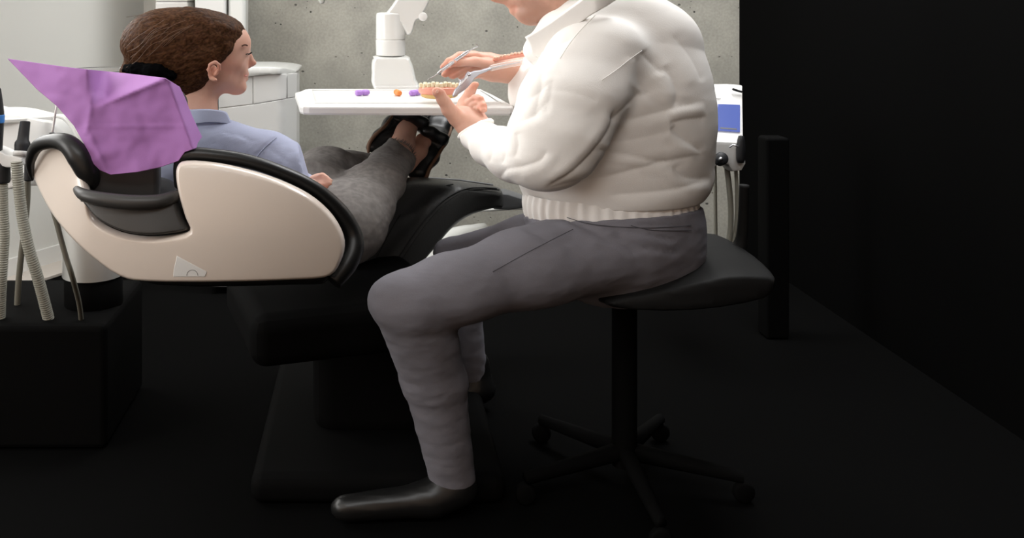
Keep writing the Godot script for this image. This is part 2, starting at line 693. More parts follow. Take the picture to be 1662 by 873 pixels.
func build_materials() -> void:
	noise.seed = 3
	noise.frequency = 1.0
	noise.fractal_octaves = 3
	rng.seed = 12
	M.white_wall = mat(rgb8(230, 230, 225), 0.85)
	M.warm_wall = mat(rgb8(206, 178, 156), 0.85)
	M.concrete = concrete_material()
	M.black_wall = mat(rgb8(9, 9, 9), 0.95, {"metallic_specular": 0.1})
	M.black_floor = mat(rgb8(9, 9, 9), 0.9, {"metallic_specular": 0.1})
	M.pale_floor = mat(rgb8(206, 198, 190), 0.5)
	M.ceiling = mat(rgb8(225, 225, 222), 0.9)
	M.skirting = mat(rgb8(235, 235, 232), 0.5)
	M.lamp = mat(rgb8(250, 250, 250), 0.5, {"emission_enabled": true, "emission": Color(1, 1, 1), "emission_energy_multiplier": 1.5})
	M.glass = mat(Color(0.95, 0.97, 0.98, 0.06), 0.03, {"transparency": BaseMaterial3D.TRANSPARENCY_ALPHA})
	M.white_plastic = mat(rgb8(228, 228, 226), 0.32)
	M.white_metal = mat(rgb8(226, 227, 224), 0.25, {"clearcoat_enabled": true, "clearcoat": 0.5, "clearcoat_roughness": 0.15})
	M.cream_shell = mat(rgb8(218, 206, 195), 0.3, {"clearcoat_enabled": true, "clearcoat": 0.6, "clearcoat_roughness": 0.12})
	M.black_leather = mat(rgb8(58, 58, 57), 0.42, {"normal_enabled": true, "normal_texture": noise_tex(0.06, 2, [], 256, 4, true), "normal_scale": 0.15, "uv1_triplanar": true, "uv1_scale": Vector3.ONE * 9.0})
	M.black_vinyl = mat(rgb8(20, 20, 20), 0.38)
	M.stool_vinyl = mat(rgb8(26, 26, 26), 0.6, {"metallic_specular": 0.25})
	M.black_rubber = mat(rgb8(26, 27, 30), 0.55)
	M.dark_plastic = mat(rgb8(58, 57, 56), 0.42)
	M.black_base = mat(rgb8(10, 10, 10), 0.8, {"metallic_specular": 0.15})
	M.seam = mat(rgb8(10, 10, 10), 0.7)
	M.grey_pad = mat(rgb8(92, 93, 94), 0.5)
	M.hose = mat(rgb8(150, 149, 138), 0.55)
	M.dark_hose = mat(rgb8(112, 109, 98), 0.5)
	M.blue_band = mat(rgb8(58, 128, 205), 0.4)
	M.screen = mat(rgb8(30, 36, 60), 0.2, {"emission_enabled": true, "emission": rgb8(92, 110, 186), "emission_energy_multiplier": 0.9})
	M.steel = mat(rgb8(205, 207, 212), 0.25, {"metallic": 0.9})
	M.silver = mat(rgb8(186, 190, 200), 0.34, {"metallic": 0.55})
	var paper := mat(rgb8(180, 124, 194), 0.75, {"backlight_enabled": true, "backlight": rgb8(90, 45, 100)})
	paper.albedo_texture = noise_tex(0.35, 3, [Color(0.88, 0.87, 0.88), Color(1, 1, 1)], 512, 8)
	paper.uv1_triplanar = true
	paper.uv1_scale = Vector3.ONE * 5.0
	M.purple_paper = paper
	M.lilac = mat(rgb8(170, 125, 205), 0.4)
	M.orange = mat(rgb8(226, 132, 62), 0.4)
	M.clear = mat(Color(0.95, 0.94, 0.92, 0.25), 0.08, {"transparency": BaseMaterial3D.TRANSPARENCY_ALPHA})
	M.gum = mat(rgb8(233, 160, 140), 0.35)
	M.tooth = mat(rgb8(240, 228, 196), 0.3)
	M.model_base = mat(rgb8(205, 172, 110), 0.35)
	M.dark_line = mat(rgb8(120, 120, 118), 0.7)
	M.skin = mat(rgb8(214, 166, 146), 0.5, {"subsurf_scatter_enabled": true, "subsurf_scatter_strength": 0.12, "vertex_color_use_as_albedo": true})
	M.hair = mat(Color.WHITE, 0.55, {"vertex_color_use_as_albedo": true, "metallic_specular": 0.18})
	M.velvet = mat(rgb8(8, 8, 9), 0.95, {"metallic_specular": 0.1})
	var weave := noise_tex(0.2, 2, [], 512, 6, true)
	M.white_shirt = mat(rgb8(246, 243, 239), 0.85, {"normal_enabled": true, "normal_texture": weave, "normal_scale": 0.12, "uv1_triplanar": true, "uv1_scale": Vector3.ONE * 4.0, "backlight_enabled": true, "backlight": rgb8(40, 38, 36)})
	M.blue_shirt = mat(rgb8(170, 176, 202), 0.85, {"normal_enabled": true, "normal_texture": weave, "normal_scale": 0.12, "uv1_triplanar": true, "uv1_scale": Vector3.ONE * 4.0})
	var denim := mat(rgb8(120, 115, 112), 0.9)
	denim.albedo_texture = noise_tex(0.03, 5, [Color(0.74, 0.74, 0.74), Color(1.06, 1.06, 1.06)], 512, 15)
	denim.uv1_triplanar = true
	denim.uv1_scale = Vector3.ONE * 3.0
	M.denim = denim
	var wool := mat(rgb8(126, 124, 132), 0.9)
	wool.albedo_texture = noise_tex(0.3, 3, [Color(0.8, 0.8, 0.8), Color(1.08, 1.08, 1.08)], 512, 16)
	wool.uv1_triplanar = true
	wool.uv1_scale = Vector3.ONE * 5.0
	M.trousers = wool
	M.shoe = mat(rgb8(22, 22, 22), 0.35)
	M.sole = mat(rgb8(116, 86, 66), 0.7)
	M.dark_thread = mat(rgb8(150, 146, 140), 0.8)

func build_room() -> void:
	structure("floor", box_at(Vector3(-1.1, -0.05, -1.6), Vector3(7.4, 0.1, 7.4), 0.002), M.black_floor)
	structure("ceiling", box_at(Vector3(-1.1, 2.86, -1.6), Vector3(7.4, 0.1, 7.4), 0.002), M.ceiling)
	structure("wall_back", box_at(Vector3(0.512, 1.4, -BACK - 0.06), Vector3(2.776, 2.9, 0.12), 0.002), M.concrete)
	structure("wall_alcove", box_at(Vector3(-1.0, 1.4, -4.68), Vector3(0.9, 2.9, 0.12), 0.002), M.white_wall)
	structure("wall_right", box_at(Vector3(RIGHT + 0.06, 1.4, -1.6), Vector3(0.12, 2.9, 7.2), 0.002), M.black_wall)
	structure("wall_front", box_at(Vector3(-1.3, 1.4, 1.96), Vector3(7.6, 2.9, 0.12), 0.002), M.warm_wall)
	# left wall with its window
	structure("wall_left", join([wall_piece(-2.2, -0.6, 0, 2.82, 0.14), wall_piece(1.2, 1.9, 0, 2.82, 0.14), wall_piece(-0.6, 1.2, 0, 0.9, 0.14), wall_piece(-0.6, 1.2, 2.5, 2.82, 0.14), wall_piece(3.7, 5.1, 0, 2.82, 0.14), wall_piece(1.9, 3.7, 0, 1.3, 0.14), wall_piece(1.9, 3.7, 2.6, 2.82, 0.14)]), M.white_wall)
	var w := structure("window_1", wall_piece(1.9, 3.7, 1.3, 2.6, 0.006, -0.07), M.glass)
	for q in [[1.9, 1.96, 1.3, 2.6], [3.64, 3.7, 1.3, 2.6], [2.77, 2.83, 1.3, 2.6], [1.9, 3.7, 1.3, 1.36], [1.9, 3.7, 2.54, 2.6]]:
		put("window_frame", wall_piece(q[0], q[1], q[2], q[3], 0.05, -0.05), M.white_plastic, w)
	var w2 := structure("window_2", wall_piece(-0.6, 1.2, 0.9, 2.5, 0.006, -0.07), M.glass)
	for q in [[-0.6, -0.54, 0.9, 2.5], [1.14, 1.2, 0.9, 2.5], [0.27, 0.33, 0.9, 2.5], [-0.6, 1.2, 0.9, 0.96], [-0.6, 1.2, 2.44, 2.5]]:
		put("window_frame", wall_piece(q[0], q[1], q[2], q[3], 0.05, -0.05), M.white_plastic, w2)
	structure("baseboard_left", wall_piece(2.4, 4.9, 0.0, 0.085, 0.012, 0.012), M.skirting)
	# pale strip of flooring along the white wall
	structure("trim_1", wall_piece(3.7, 4.9, 0.0, 0.012, 0.16, 0.16), M.pale_floor)

# ================================================================ dental chair
func shell_z(u: float, v: float) -> float:
	var z := 1.80 + pow((u - 330.0) / 260.0, 2.0) * 0.07 + pow((v - 380.0) / 160.0, 2.0) * 0.05
	if u < 150.0: z += pow((150.0 - u) / 100.0, 2.0) * 0.10
	return z

func build_chair() -> void:
	var t := thing("dental_chair", "black leather dental treatment chair with a cream moulded back shell", "dental chair", Vector3(0.1, 0, -2.2))
	# back shell with a notch for the headrest
	var shell := V([52, 258, 62, 243, 82, 234, 106, 236, 122, 254, 138, 284, 146, 312, 150, 342, 162, 360, 196, 377, 240, 384, 282, 381, 309, 373, 302, 352, 293, 322, 287, 292, 288, 270, 302, 261, 350, 264, 402, 275, 452, 291, 500, 314, 534, 342, 554, 372, 560, 398, 553, 424, 536, 446, 490, 452, 360, 456, 240, 455, 196, 446, 150, 414, 112, 378, 84, 342, 64, 304, 53, 276])
	var sh := put("back_shell", plate(shell, shell_z, 0.035, 7.0, 8.0, 3), M.cream_shell, t)
	# white patch on the shell with a thin grey arc
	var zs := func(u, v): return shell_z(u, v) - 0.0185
	var st := put("white_patch", plate(V([287, 415, 336, 441, 333, 449, 281, 449, 282, 438]), zs, 0.002, 1.0, 5.0, 0), M.white_plastic, sh)
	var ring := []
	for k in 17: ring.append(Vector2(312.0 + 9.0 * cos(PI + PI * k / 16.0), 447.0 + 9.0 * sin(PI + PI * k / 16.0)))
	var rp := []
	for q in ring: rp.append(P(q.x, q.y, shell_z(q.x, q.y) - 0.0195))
	put("grey_arc", tube(rp, 0.0006, 6), M.dark_line, st)
	# upholstered rim
	var r1 := curve(L([53, 292, 1.96, 50, 278, 1.955, 50, 258, 1.94, 62, 236, 1.92, 88, 229, 1.89, 110, 234, 1.87, 128, 254, 1.86, 143, 282, 1.86, 150, 296, 1.88]), 6)
	put("back_cushion_edge", tube(r1, [0.002, 0.007, 0.011, 0.014, 0.016, 0.020, 0.024, 0.022, 0.016], 16), M.black_vinyl, t)
	var r2 := curve(L([292, 300, 1.90, 292, 268, 1.87, 302, 252, 1.865, 340, 252, 1.865, 400, 261, 1.88, 460, 281, 1.90, 510, 306, 1.92, 549, 340, 1.94, 570, 374, 1.95, 574, 402, 1.94, 562, 430, 1.92, 540, 458, 1.90]), 6)
	put("back_cushion_edge", tube(r2, [0.012, 0.013, 0.015, 0.014, 0.014, 0.014, 0.015, 0.017, 0.020, 0.022, 0.022, 0.018], 16), M.black_vinyl, t)
	# the padding the patient leans on
	var zc := func(u, v): return shell_z(u, v) + 0.075
	put("back_cushion", plate(V([62, 262, 84, 246, 112, 256, 140, 300, 160, 325, 275, 325, 300, 280, 340, 270, 400, 282, 480, 312, 530, 350, 545, 390, 535, 450, 480, 458, 260, 458, 160, 415, 100, 350]), zc, 0.08, 10.0, 12.0, 3), M.black_vinyl, t)
	# headrest bracket set in the notch
	var zb := func(u, v): return 1.80 + pow((u - 215.0) / 120.0, 2.0) * 0.03 - (v - 345.0) * 0.0004
	put("headrest_bracket", plate(V([132, 318, 160, 326, 210, 332, 255, 331, 286, 322, 291, 338, 299, 358, 306, 371, 282, 377, 240, 380, 200, 374, 166, 358, 150, 344]), zb, 0.03, 6.0, 7.0, 4), M.dark_plastic, t)
	var lip := curve(L([124, 307, 1.83, 136, 316, 1.80, 165, 323, 1.785, 210, 328, 1.78, 255, 327, 1.79, 283, 319, 1.81, 288, 312, 1.83]), 6)
	put("bracket_lip", tube(lip, [0.007, 0.012, 0.0135, 0.014, 0.0135, 0.012, 0.007], 16), M.dark_plastic, t)
	var zt := func(u, v): return 1.90 + (322.0 - v) * 0.003
	put("bracket_top", plate(V([126, 306, 148, 290, 200, 284, 262, 288, 286, 300, 287, 316, 250, 325, 205, 326, 160, 320, 135, 314]), zt, 0.02, 3.0, 8.0, 3), M.black_rubber, t)
	# headrest block and the pad under the paper
	put("headrest_post", moved(rbox(Vector3(0.138, 0.118, 0.07), 0.014, 4), Transform3D(Basis(Vector3.UP, 0.16), P(205, 286, 1.915))), M.dark_plastic, t)
	put("headrest_pad", moved(rbox(Vector3(0.19, 0.15, 0.075), 0.035, 5), Transform3D(Basis(Vector3.UP, 0.2), P(232, 200, 1.99))), M.black_leather, t)
	# seat and leg rest
	var zl := func(u, v):
		var z: float = 2.50 + (u - 580.0) / 235.0 * 0.50
		var seam: float = seam_u(v)
		if u > seam: z += pow(minf((u - seam) / 45.0, 1.4), 2.0) * 0.02
		var d2 := crease(u, v, 655, 345, 735, 298)
		z += 0.022 * exp(-d2 * d2 / 60.0)
		var d3 := crease(u, v, 690, 335, 625, 415)
		z += 0.014 * exp(-d3 * d3 / 90.0)
		return z
	var seat := put("leg_rest", plate(V([668, 289, 705, 291, 750, 296, 800, 303, 813, 308, 816, 322, 813, 334, 788, 338, 756, 350, 730, 370, 703, 402, 678, 430, 655, 452, 610, 462, 560, 462, 548, 448, 560, 400, 600, 340, 640, 300]), zl, 0.11, 9.0, 6.5, 4), M.black_leather, t)
	for s in [[810, 308, 785, 307, 757, 310, 728, 325, 700, 352, 675, 386, 652, 420, 634, 448], [806, 306, 783, 304.5, 754, 307, 724, 322, 696, 349, 671, 382, 648, 416, 630, 444], [735, 299, 705, 306, 678, 320, 652, 346, 635, 372, 614, 412, 598, 444]]:
		var pp := []
		for i in range(0, s.size(), 2): pp.append(Vector2(s[i], s[i + 1]))
		pp = curve(pp, 5)
		var q := []
		for p in pp: q.append(P(p.x, p.y, zl.call(p.x, p.y) - 0.0562))
		put("seam", tube(q, 0.0022, 6), M.seam, seat)
	var ze := func(u, v): return 3.06 + (u - 815.0) * 0.0012
	put("foot_end", plate(V([800, 306, 846, 316, 851, 322, 851, 331, 846, 335, 800, 337]), ze, 0.09, 4.0, 6.0, 2), M.grey_pad, t)
	put("foot_rail", tube(L([700, 352, 3.14, 780, 341, 3.14, 860, 336.5, 3.14]), 0.006, 10), M.skirting, t)
	put("side_rail", tube(L([690, 288.5, 3.02, 745, 292, 3.03, 800, 300, 3.06]), 0.003, 8), M.grey_pad, t)
	# pedestal
	var zp := func(u, v): return 2.95 + pow((u - 720.0) / 60.0, 2.0) * 0.03
	put("pedestal_cover", plate(V([664, 447, 690, 410, 712, 386, 738, 376, 770, 371, 800, 375, 806, 447, 740, 450]), zp, 0.2, 8.0, 9.0, 3), M.white_metal, t)
	put("lift_column", moved(rbox(Vector3(0.34, 0.36, 0.34), 0.06, 3), Transform3D(Basis(), Vector3(0.02, 0.22, -2.55))), M.black_base, t)
	put("floor_plate", moved(rbox(Vector3(0.6, 0.07, 0.8), 0.03, 3), Transform3D(Basis(), Vector3(0.02, 0.035, -2.55))), M.black_base, t)
	put("seat_frame", moved(rbox(Vector3(0.5, 0.12, 0.42), 0.04, 3), Transform3D(Basis(Vector3.UP, 0.3), Vector3(-0.08, 0.42, -2.3))), M.black_base, t)
	# paper sheet over the headrest
	var zbib := func(u, v):
		var z := 1.868
		if u < 150.0: z += pow((150.0 - u) / 140.0, 1.4) * 0.10
		var d := crease(u, v, 158, 117, 140, 215)
		z -= 0.005 * exp(-d / 3.5)
		d = crease(u, v, 140, 205, 176, 284)
		z -= 0.004 * exp(-d / 3.5)
		d = crease(u, v, 176, 165, 268, 127)
		z -= 0.010 * exp(-d / 7.0)
		var top: float = 165.0 - (u - 176.0) * 0.41
		if v < top: z += (top - v) * 0.0022 * smoothstep(140.0, 180.0, u) * (1.0 - smoothstep(262.0, 282.0, u))
		# folded side strip on the right
		var edge: float = 278.0 + (v - 140.0) * 0.36
		if u > edge: z += (u - edge) * 0.0028 - 0.010
		elif u > edge - 60.0: z -= 0.010 * (1.0 - (edge - u) / 60.0)
		z += (v - 200.0) * -0.00022
		d = crease(u, v, 145, 206, 300, 204)
		z -= 0.0022 * exp(-d / 2.5)
		d = crease(u, v, 170, 150, 178, 166)
		z += 0.008 * exp(-d / 8.0)
		z += noise.get_noise_2d(u * 0.010, v * 0.011) * 0.008
		return z
	var bib := put("paper_headrest_cover", plate(V([12, 95, 60, 102, 110, 109, 160, 114.5, 215, 120, 268, 126.5, 279, 133, 292, 141, 300, 158, 312, 188, 328, 222, 321, 232, 319, 240, 300, 247, 290, 261, 262, 271, 225, 279, 180, 283.5, 174, 281, 162, 276, 152, 266, 140, 240, 120, 204, 92, 172, 60, 145, 36, 120]), zbib, 0.003, 1.2, 4.0, 0), M.purple_paper)
	tag(bib, "crumpled purple paper cover draped over the headrest", "paper cover")

func seam_u(v: float) -> float:
	if v < 310.0: return 760.0
	return lerpf(757.0, 634.0, pow(clampf((v - 310.0) / 138.0, 0.0, 1.0), 0.75))

func crease(u: float, v: float, u0: float, v0: float, u1: float, v1: float) -> float:
	return Vector2(u, v).distance_to(Geometry2D.get_closest_point_to_segment(Vector2(u, v), Vector2(u0, v0), Vector2(u1, v1)))

# ================================================================ swivel tray and what lies on it
const TRAY_Y := 0.9007
func on_tray(u: float, v: float) -> Vector3:      # the point of the tray's top under a pixel
	var z := (CAMY - TRAY_Y) * F / v
	return P(u, v, z)

func build_tray() -> void:
	var t := thing("swivel_tray", "white instrument tray on a swivelling arm above the patient's feet", "tray", on_tray(650, 150))
	# outline of the top, on the horizontal plane
	var rim := []
	for p in V([500, 144, 494, 145, 484, 149, 479, 150, 484, 163, 486, 170.5, 492, 172.5, 502, 173, 828, 174, 834, 173, 833, 171, 800, 153, 784, 146, 776, 144]): rim.append(on_tray(p.x, p.y))
	put("tray_top", slab(rim, 0.022, 0.005), M.white_plastic, t)
	var inner := []
	for q in V([505, 147, 780, 147, 812, 168, 511, 168]): inner.append(on_tray(q.x, q.y) + Vector3(0, 0.001, 0))
	inner.append(inner[0])
	put("raised_edge", tube(inner, 0.0035, 8), M.white_plastic, t)
	# grip grooves
	for k in 2: put("groove", tube([on_tray(497 + k * 7, 147) + Vector3(0, 0.0005, 0), on_tray(503 + k * 7, 168) + Vector3(0, 0.0005, 0)], 0.0015, 6), M.skirting, t)
	# arm
	var z := 2.93
	var zf := func(_u, _v): return z
	put("arm_foot", plate(V([606, 143.5, 603, 118, 603, 102, 606, 94, 610, 90, 659, 90, 666, 97, 671, 110, 675, 128, 680, 143.5, 642, 144.5]), zf, 0.10, 5.0, 6.0, 2), M.white_metal, t)
	put("foot_joint", moved(rbox(Vector3(0.136, 0.012, 0.1), 0.004, 2), Transform3D(Basis(), P(643, 140, z - 0.004))), M.white_plastic, t)
	put("arm_column", moved(lathe([[0.0, 0.0], [0.044, 0.0], [0.0465, 0.003], [0.0475, 0.045], [0.047, 0.05], [0.045, 0.0505], [0.045, 0.052], [0.047, 0.0525], [0.0465, 0.128], [0.044, 0.134], [0.034, 0.1365], [0.0, 0.137]]), Transform3D(Basis(), P(634, 90, z))), M.white_metal, t)
	var zbm := func(_u, _v): return z - 0.0
	put("arm_beam", plate(V([618, 24, 628, 19, 646, -6, 668, -40, 712, -40, 698, 0, 688, 20, 686, 28, 676, 33, 673, 40, 668, 55, 660, 57, 656, 50, 640, 28]), zbm, 0.075, 4.0, 6.0, 2), M.white_metal, t)
	put("clamp_knob", moved(lathe([[0.0, -0.02], [0.012, -0.02], [0.014, -0.016], [0.014, 0.016], [0.012, 0.02], [0.0, 0.02]], 20), Transform3D(Basis(Vector3.RIGHT, PI / 2), P(686, 27, z - 0.02))), M.white_plastic, t)
	put("support_beam", tube(curve(L([668, -40, 2.93, 760, -260, 2.95, 900, -420, 3.0, 1000, -860, 3.1]), 5), 0.045, 16), M.white_metal, t)
	# three small capsules
	capsule(588, 155.5, -0.5, M.lilac, "purple capsule lying alone at the empty end of the tray")
	capsule(645.5, 155.5, 1.35, M.orange, "orange capsule lying on the white tray")
	capsule(674, 155.5, 2.35, M.lilac, "purple capsule lying beside the jaw model")

func capsule(u: float, v: float, turn: float, m: Material, label: String) -> void:
	var at := on_tray(u, v)
	var t := thing("capsule", label, "capsule", at, "small capsules on the tray")
	var tr := Transform3D((Basis(Vector3.UP, -turn) * Basis(Vector3.FORWARD, PI / 2)) * Basis.from_scale(Vector3(1.08, 1.35, 1.08)), at + Vector3(0, 0.0092, 0))
	put("barrel", moved(lathe([[0.0, -0.016], [0.006, -0.016], [0.0078, -0.013], [0.0082, -0.004], [0.0066, -0.002], [0.0066, 0.001], [0.0082, 0.003], [0.0078, 0.013], [0.005, 0.0165], [0.0, 0.017]], 20), tr), m, t)
	put("tip", moved(lathe([[0.0, -0.026], [0.0022, -0.026], [0.0028, -0.02], [0.0034, -0.015], [0.0, -0.015]], 12), tr), M.clear, t)

# a slab with bevelled edge from a ring of points on its top plane
func slab(ring: Array, thick: float, bevel: float) -> ArrayMesh:
	var c := Vector3.ZERO
	for p in ring: c += p
	c /= ring.size()
	var n := ring.size()
	var v := PackedVector3Array()
	var idx := PackedInt32Array()
	var flip := 0.0
	for i in n: flip += (ring[i] - c).cross(ring[(i + 1) % n] - c).y
	if flip > 0.0: ring.reverse()
	for lv in [[bevel, 0.0], [bevel * 0.3, -bevel * 0.3], [0.0, -bevel], [0.0, -thick + bevel], [bevel * 0.6, -thick]]:
		for p in ring:
			var d: Vector3 = (c - p).normalized()
			v.append(p + d * lv[0] + Vector3(0, lv[1], 0))
	for l in 4:
		for i in n:
			var a := l * n + i
			var b := l * n + (i + 1) % n
			idx.append_array(PackedInt32Array([a, b, b + n, a, b + n, a + n]))
	var top := v.size()
	v.append(c)
	v.append(c - Vector3(0, thick, 0))
	for i in n:
		idx.append_array(PackedInt32Array([top, (i + 1) % n, i]))
		idx.append_array(PackedInt32Array([top + 1, 4 * n + i, 4 * n + (i + 1) % n]))
	return commit(v, idx, PackedColorArray(), false)

# ================================================================ cabinet, columns, lamp
func build_background() -> void:
	# white drawer cabinet standing along the white wall
	var t := thing("drawer_cabinet", "white drawer cabinet with a rounded top in front of the concrete wall", "cabinet", P(420, 460, 3.9) * Vector3(1, 0, 1))
	var zc := 3.85
	var zb := func(u, _v): return zc + maxf(0.0, u - 462.0) * 0.006 - (u - 350.0) * -0.0004
	put("body", plate(V([345, 112, 345, 450, 484, 450, 484, 112]), zb, 0.3, 3.0, 14.0, 0), M.white_plastic, t)
	var zf := func(u, v): return zb.call(u, v)
	put("worktop", plate(V([335, 104, 400, 102.5, 440, 102.5, 470, 104.5, 487, 108, 487.5, 113, 482, 116, 440, 118, 405, 122, 350, 126, 335, 127]), zf, 0.335, 2.5, 7.0, 0), M.white_metal, t)
	# drawer fronts, set a finger apart
	var z2 := func(u, v): return zb.call(u, v) - 0.1446
	var dr := put("drawer", plate(V([353, 128, 410.6, 121, 410.6, 168.6, 353, 175.6]), z2, 0.016, 1.0, 10.0, 0), M.white_plastic, t)
	put("drawer", plate(V([411.4, 121, 465.6, 119.5, 465.6, 159.4, 411.4, 168.4]), z2, 0.016, 1.0, 10.0, 0), M.white_plastic, t)
	put("drawer", plate(V([466.4, 119.5, 482, 118, 482, 156.8, 466.4, 159.2]), z2, 0.016, 1.0, 10.0, 0), M.white_plastic, t)
	put("drawer", plate(V([353, 176.6, 410, 169.5, 465, 160.2, 482, 157.6, 482, 440, 353, 440]), z2, 0.016, 1.0, 12.0, 0), M.white_plastic, t)
	put("handle_strip", tube(L([412, 169, 3.69, 464, 160, 3.70]), 0.002, 6), M.dark_line, dr)
	put("side_gap", tube(L([354, 156, 3.69, 354, 186, 3.69]), 0.002, 6), M.seam, t)
	# tall white equipment columns
	var c1 := thing("equipment_column", "narrow white column with a joint line beside the white wall", "column", P(284, 440, 4.3) * Vector3(1, 0, 1))
	put("upper_section", box_at(P(284, -160, 4.28), Vector3(52.0 * 4.3 / F, 162.0 * 2 * 4.3 / F, 0.15), 0.008), M.white_plastic, c1)
	put("lower_section", box_at(P(284, 206, 4.28), Vector3(52.0 * 4.3 / F, 404.0 * 4.3 / F, 0.15), 0.008), M.white_plastic, c1)
	var c2 := thing("equipment_column", "broad white column rising behind the patient's head", "column", P(361, 440, 4.1) * Vector3(1, 0, 1))
	put("front_panel", box_at(P(345, 60, 4.19), Vector3(50.0 * 4.1 / F, 2.1, 0.14), 0.012), M.white_plastic, c2)
	put("side_panel", box_at(P(387, 60, 4.2), Vector3(29.0 * 4.1 / F, 2.1, 0.12), 0.02), M.white_metal, c2)
	# operating lamp, only the tip of its handle hangs into view
	var lp := thing("operating_lamp", "tip of a white operating lamp handle hanging before the concrete", "lamp", P(523, 7, 3.3))
	put("handle", rounded_tube(L([512, -22, 3.3, 517, -9, 3.3, 521, -2, 3.3, 524, 4, 3.3]), 0.0115, 14), M.white_metal, lp)
	put("lamp_head", moved(rbox(Vector3(0.42, 0.06, 0.22), 0.028, 4), Transform3D(Basis(Vector3.FORWARD, 0.25), P(480, -50, 3.3))), M.white_plastic, lp)
	put("lamp_arm", tube(curve(L([470, -60, 3.3, 420, -200, 3.3, 440, -420, 3.3, 430, -740, 3.3]), 5), 0.025, 12), M.white_metal, lp)

# ================================================================ suction unit on the left
func nozzle(profile: Array, base: Vector3, tip: Vector3) -> ArrayMesh:
	var d := (tip - base).normalized()
	return moved(lathe(profile, 28), Transform3D(Basis(Quaternion(Vector3.UP, d)), base))

func build_left_unit() -> void:
	var t := thing("suction_unit", "white suction console with a curved bowl rim beside the chair", "dental unit", P(60, 440, 2.75) * Vector3(1, 0, 1))
	var zf := func(u, v): return 2.72 + pow(maxf(u - 70.0, 0.0) / 80.0, 2.0) * 0.12 - (v - 200.0) * 0.0006
	put("console", plate(V([-40, 178, 0, 176, 25, 176, 48, 179, 85, 188, 100, 190, 116, 200, 130, 222, 142, 250, 142, 292, 60, 296, -40, 300]), zf, 0.16, 5.0, 8.0, 2), M.white_plastic, t)
	var top := []
	for p in V([-40, 193, 0, 194, 40, 192, 86, 189, 60, 181, 25, 175, -40, 174]): top.append(P(p.x, p.y, 2.62 + (194.0 - p.y) * 0.012))
	put("console_top", slab(top, 0.012, 0.003), M.white_metal, t)
	put("bowl_rim", tube(curve(L([84, 189, 2.66, 103, 190, 2.64, 119, 205, 2.63, 131, 228, 2.62, 141, 255, 2.62]), 6), [0.004, 0.008, 0.010, 0.009, 0.007], 12), M.white_metal, t)
	put("column", moved(lathe([[0.0, 0.41], [0.085, 0.41], [0.085, 0.62], [0.08, 0.64], [0.0, 0.64]]), Transform3D(Basis(), P(152, 300, 2.6) * Vector3(1, 0, 1))), M.white_metal, t)
	put("column_foot", moved(lathe([[0.0, 0.3], [0.08, 0.3], [0.08, 0.41], [0.0, 0.41]]), Transform3D(Basis(), P(152, 300, 2.6) * Vector3(1, 0, 1))), M.black_base, t)
	put("base_cabinet", box_at(Vector3(-1.02, 0.165, -2.62), Vector3(0.66, 0.33, 0.40), 0.02), M.black_base, t)
	# holder the hand pieces hang in
	var zh := func(u, v): return 2.46 - (u - 10.0) * 0.0002
	put("holder", plate(V([-30, 238, 0, 238, 18, 246, 40, 250, 45, 254, 43, 266, 24, 270, 10, 267, 0, 256, -30, 256]), zh, 0.07, 3.0, 5.0, 2), M.white_plastic, t)
	put("holder_rail", box_at(P(25, 283, 2.60), Vector3(0.2, 0.022, 0.03), 0.006), M.white_plastic, t)
	# clear glass bowl behind the paper
	var g := thing("glass_bowl", "clear glass rinsing bowl behind the purple paper", "bowl", P(168, 190, 2.7))
	var prof := []
	for k in 12: prof.append([0.02 + 0.085 * sin(PI / 2 * k / 11.0), 0.13 * (1.0 - cos(PI / 2 * k / 11.0))])
	for k in range(11, -1, -1): prof.append([0.017 + 0.085 * sin(PI / 2 * k / 11.0), 0.003 + 0.13 * (1.0 - cos(PI / 2 * k / 11.0))])
	put("bowl", moved(lathe(prof, 40), Transform3D(Basis(), P(168, 187, 2.7))), M.glass, g)
	var rimp := []
	for k in 41: rimp.append(P(168, 187, 2.7) + Vector3(cos(TAU * k / 40.0) * 0.105, 0.1335, sin(TAU * k / 40.0) * 0.105))
	put("rim", tube(rimp, 0.0011, 6), M.dark_line, g)
	put("foot", moved(lathe([[0.0, -0.02], [0.04, -0.02], [0.04, -0.012], [0.02, 0.0], [0.0, 0.002]]), Transform3D(Basis(), P(168, 187, 2.7))), M.white_plastic, g)
	# black suction nozzle standing in the holder
	var n := thing("suction_nozzle", "black rubber suction nozzle standing upright in the white holder", "nozzle", P(34, 250, 2.44))
	put("tip", nozzle([[0.0, 0.0], [0.0185, 0.0], [0.019, 0.012], [0.0205, 0.022], [0.020, 0.03], [0.0155, 0.037], [0.0145, 0.05], [0.0135, 0.084], [0.012, 0.0865], [0.0105, 0.086], [0.0095, 0.07], [0.0, 0.068]], P(34.5, 250, 2.44), P(41.0, 197, 2.46)), M.black_rubber, n)
	put("collar", nozzle([[0.0, -0.006], [0.0215, -0.006], [0.0215, 0.004], [0.019, 0.006], [0.0, 0.006]], P(34.5, 249, 2.44), P(41.0, 197, 2.46)), M.white_plastic, n)
	put("hose", tube(curve(L([27, 262, 2.42, 30, 300, 2.42, 36, 350, 2.42, 46, 400, 2.42, 60, 446, 2.43, 72, 490, 2.45, 80, 522, 2.47]), 40), 0.0145, 14, 1.0, 0.0009, 160.0), M.hose, n)
	# dark hand piece with a blue band
	var h := thing("handpiece", "dark grey handpiece with a bright blue band", "handpiece", P(0, 250, 2.44))
	put("body", nozzle([[0.0, 0.0], [0.018, 0.0], [0.0185, 0.03], [0.020, 0.085], [0.0205, 0.10], [0.0195, 0.115], [0.015, 0.145], [0.010, 0.175], [0.006, 0.18], [0.0, 0.18]], P(-8, 252, 2.44), P(-5, 150, 2.44)), M.black_rubber, h)
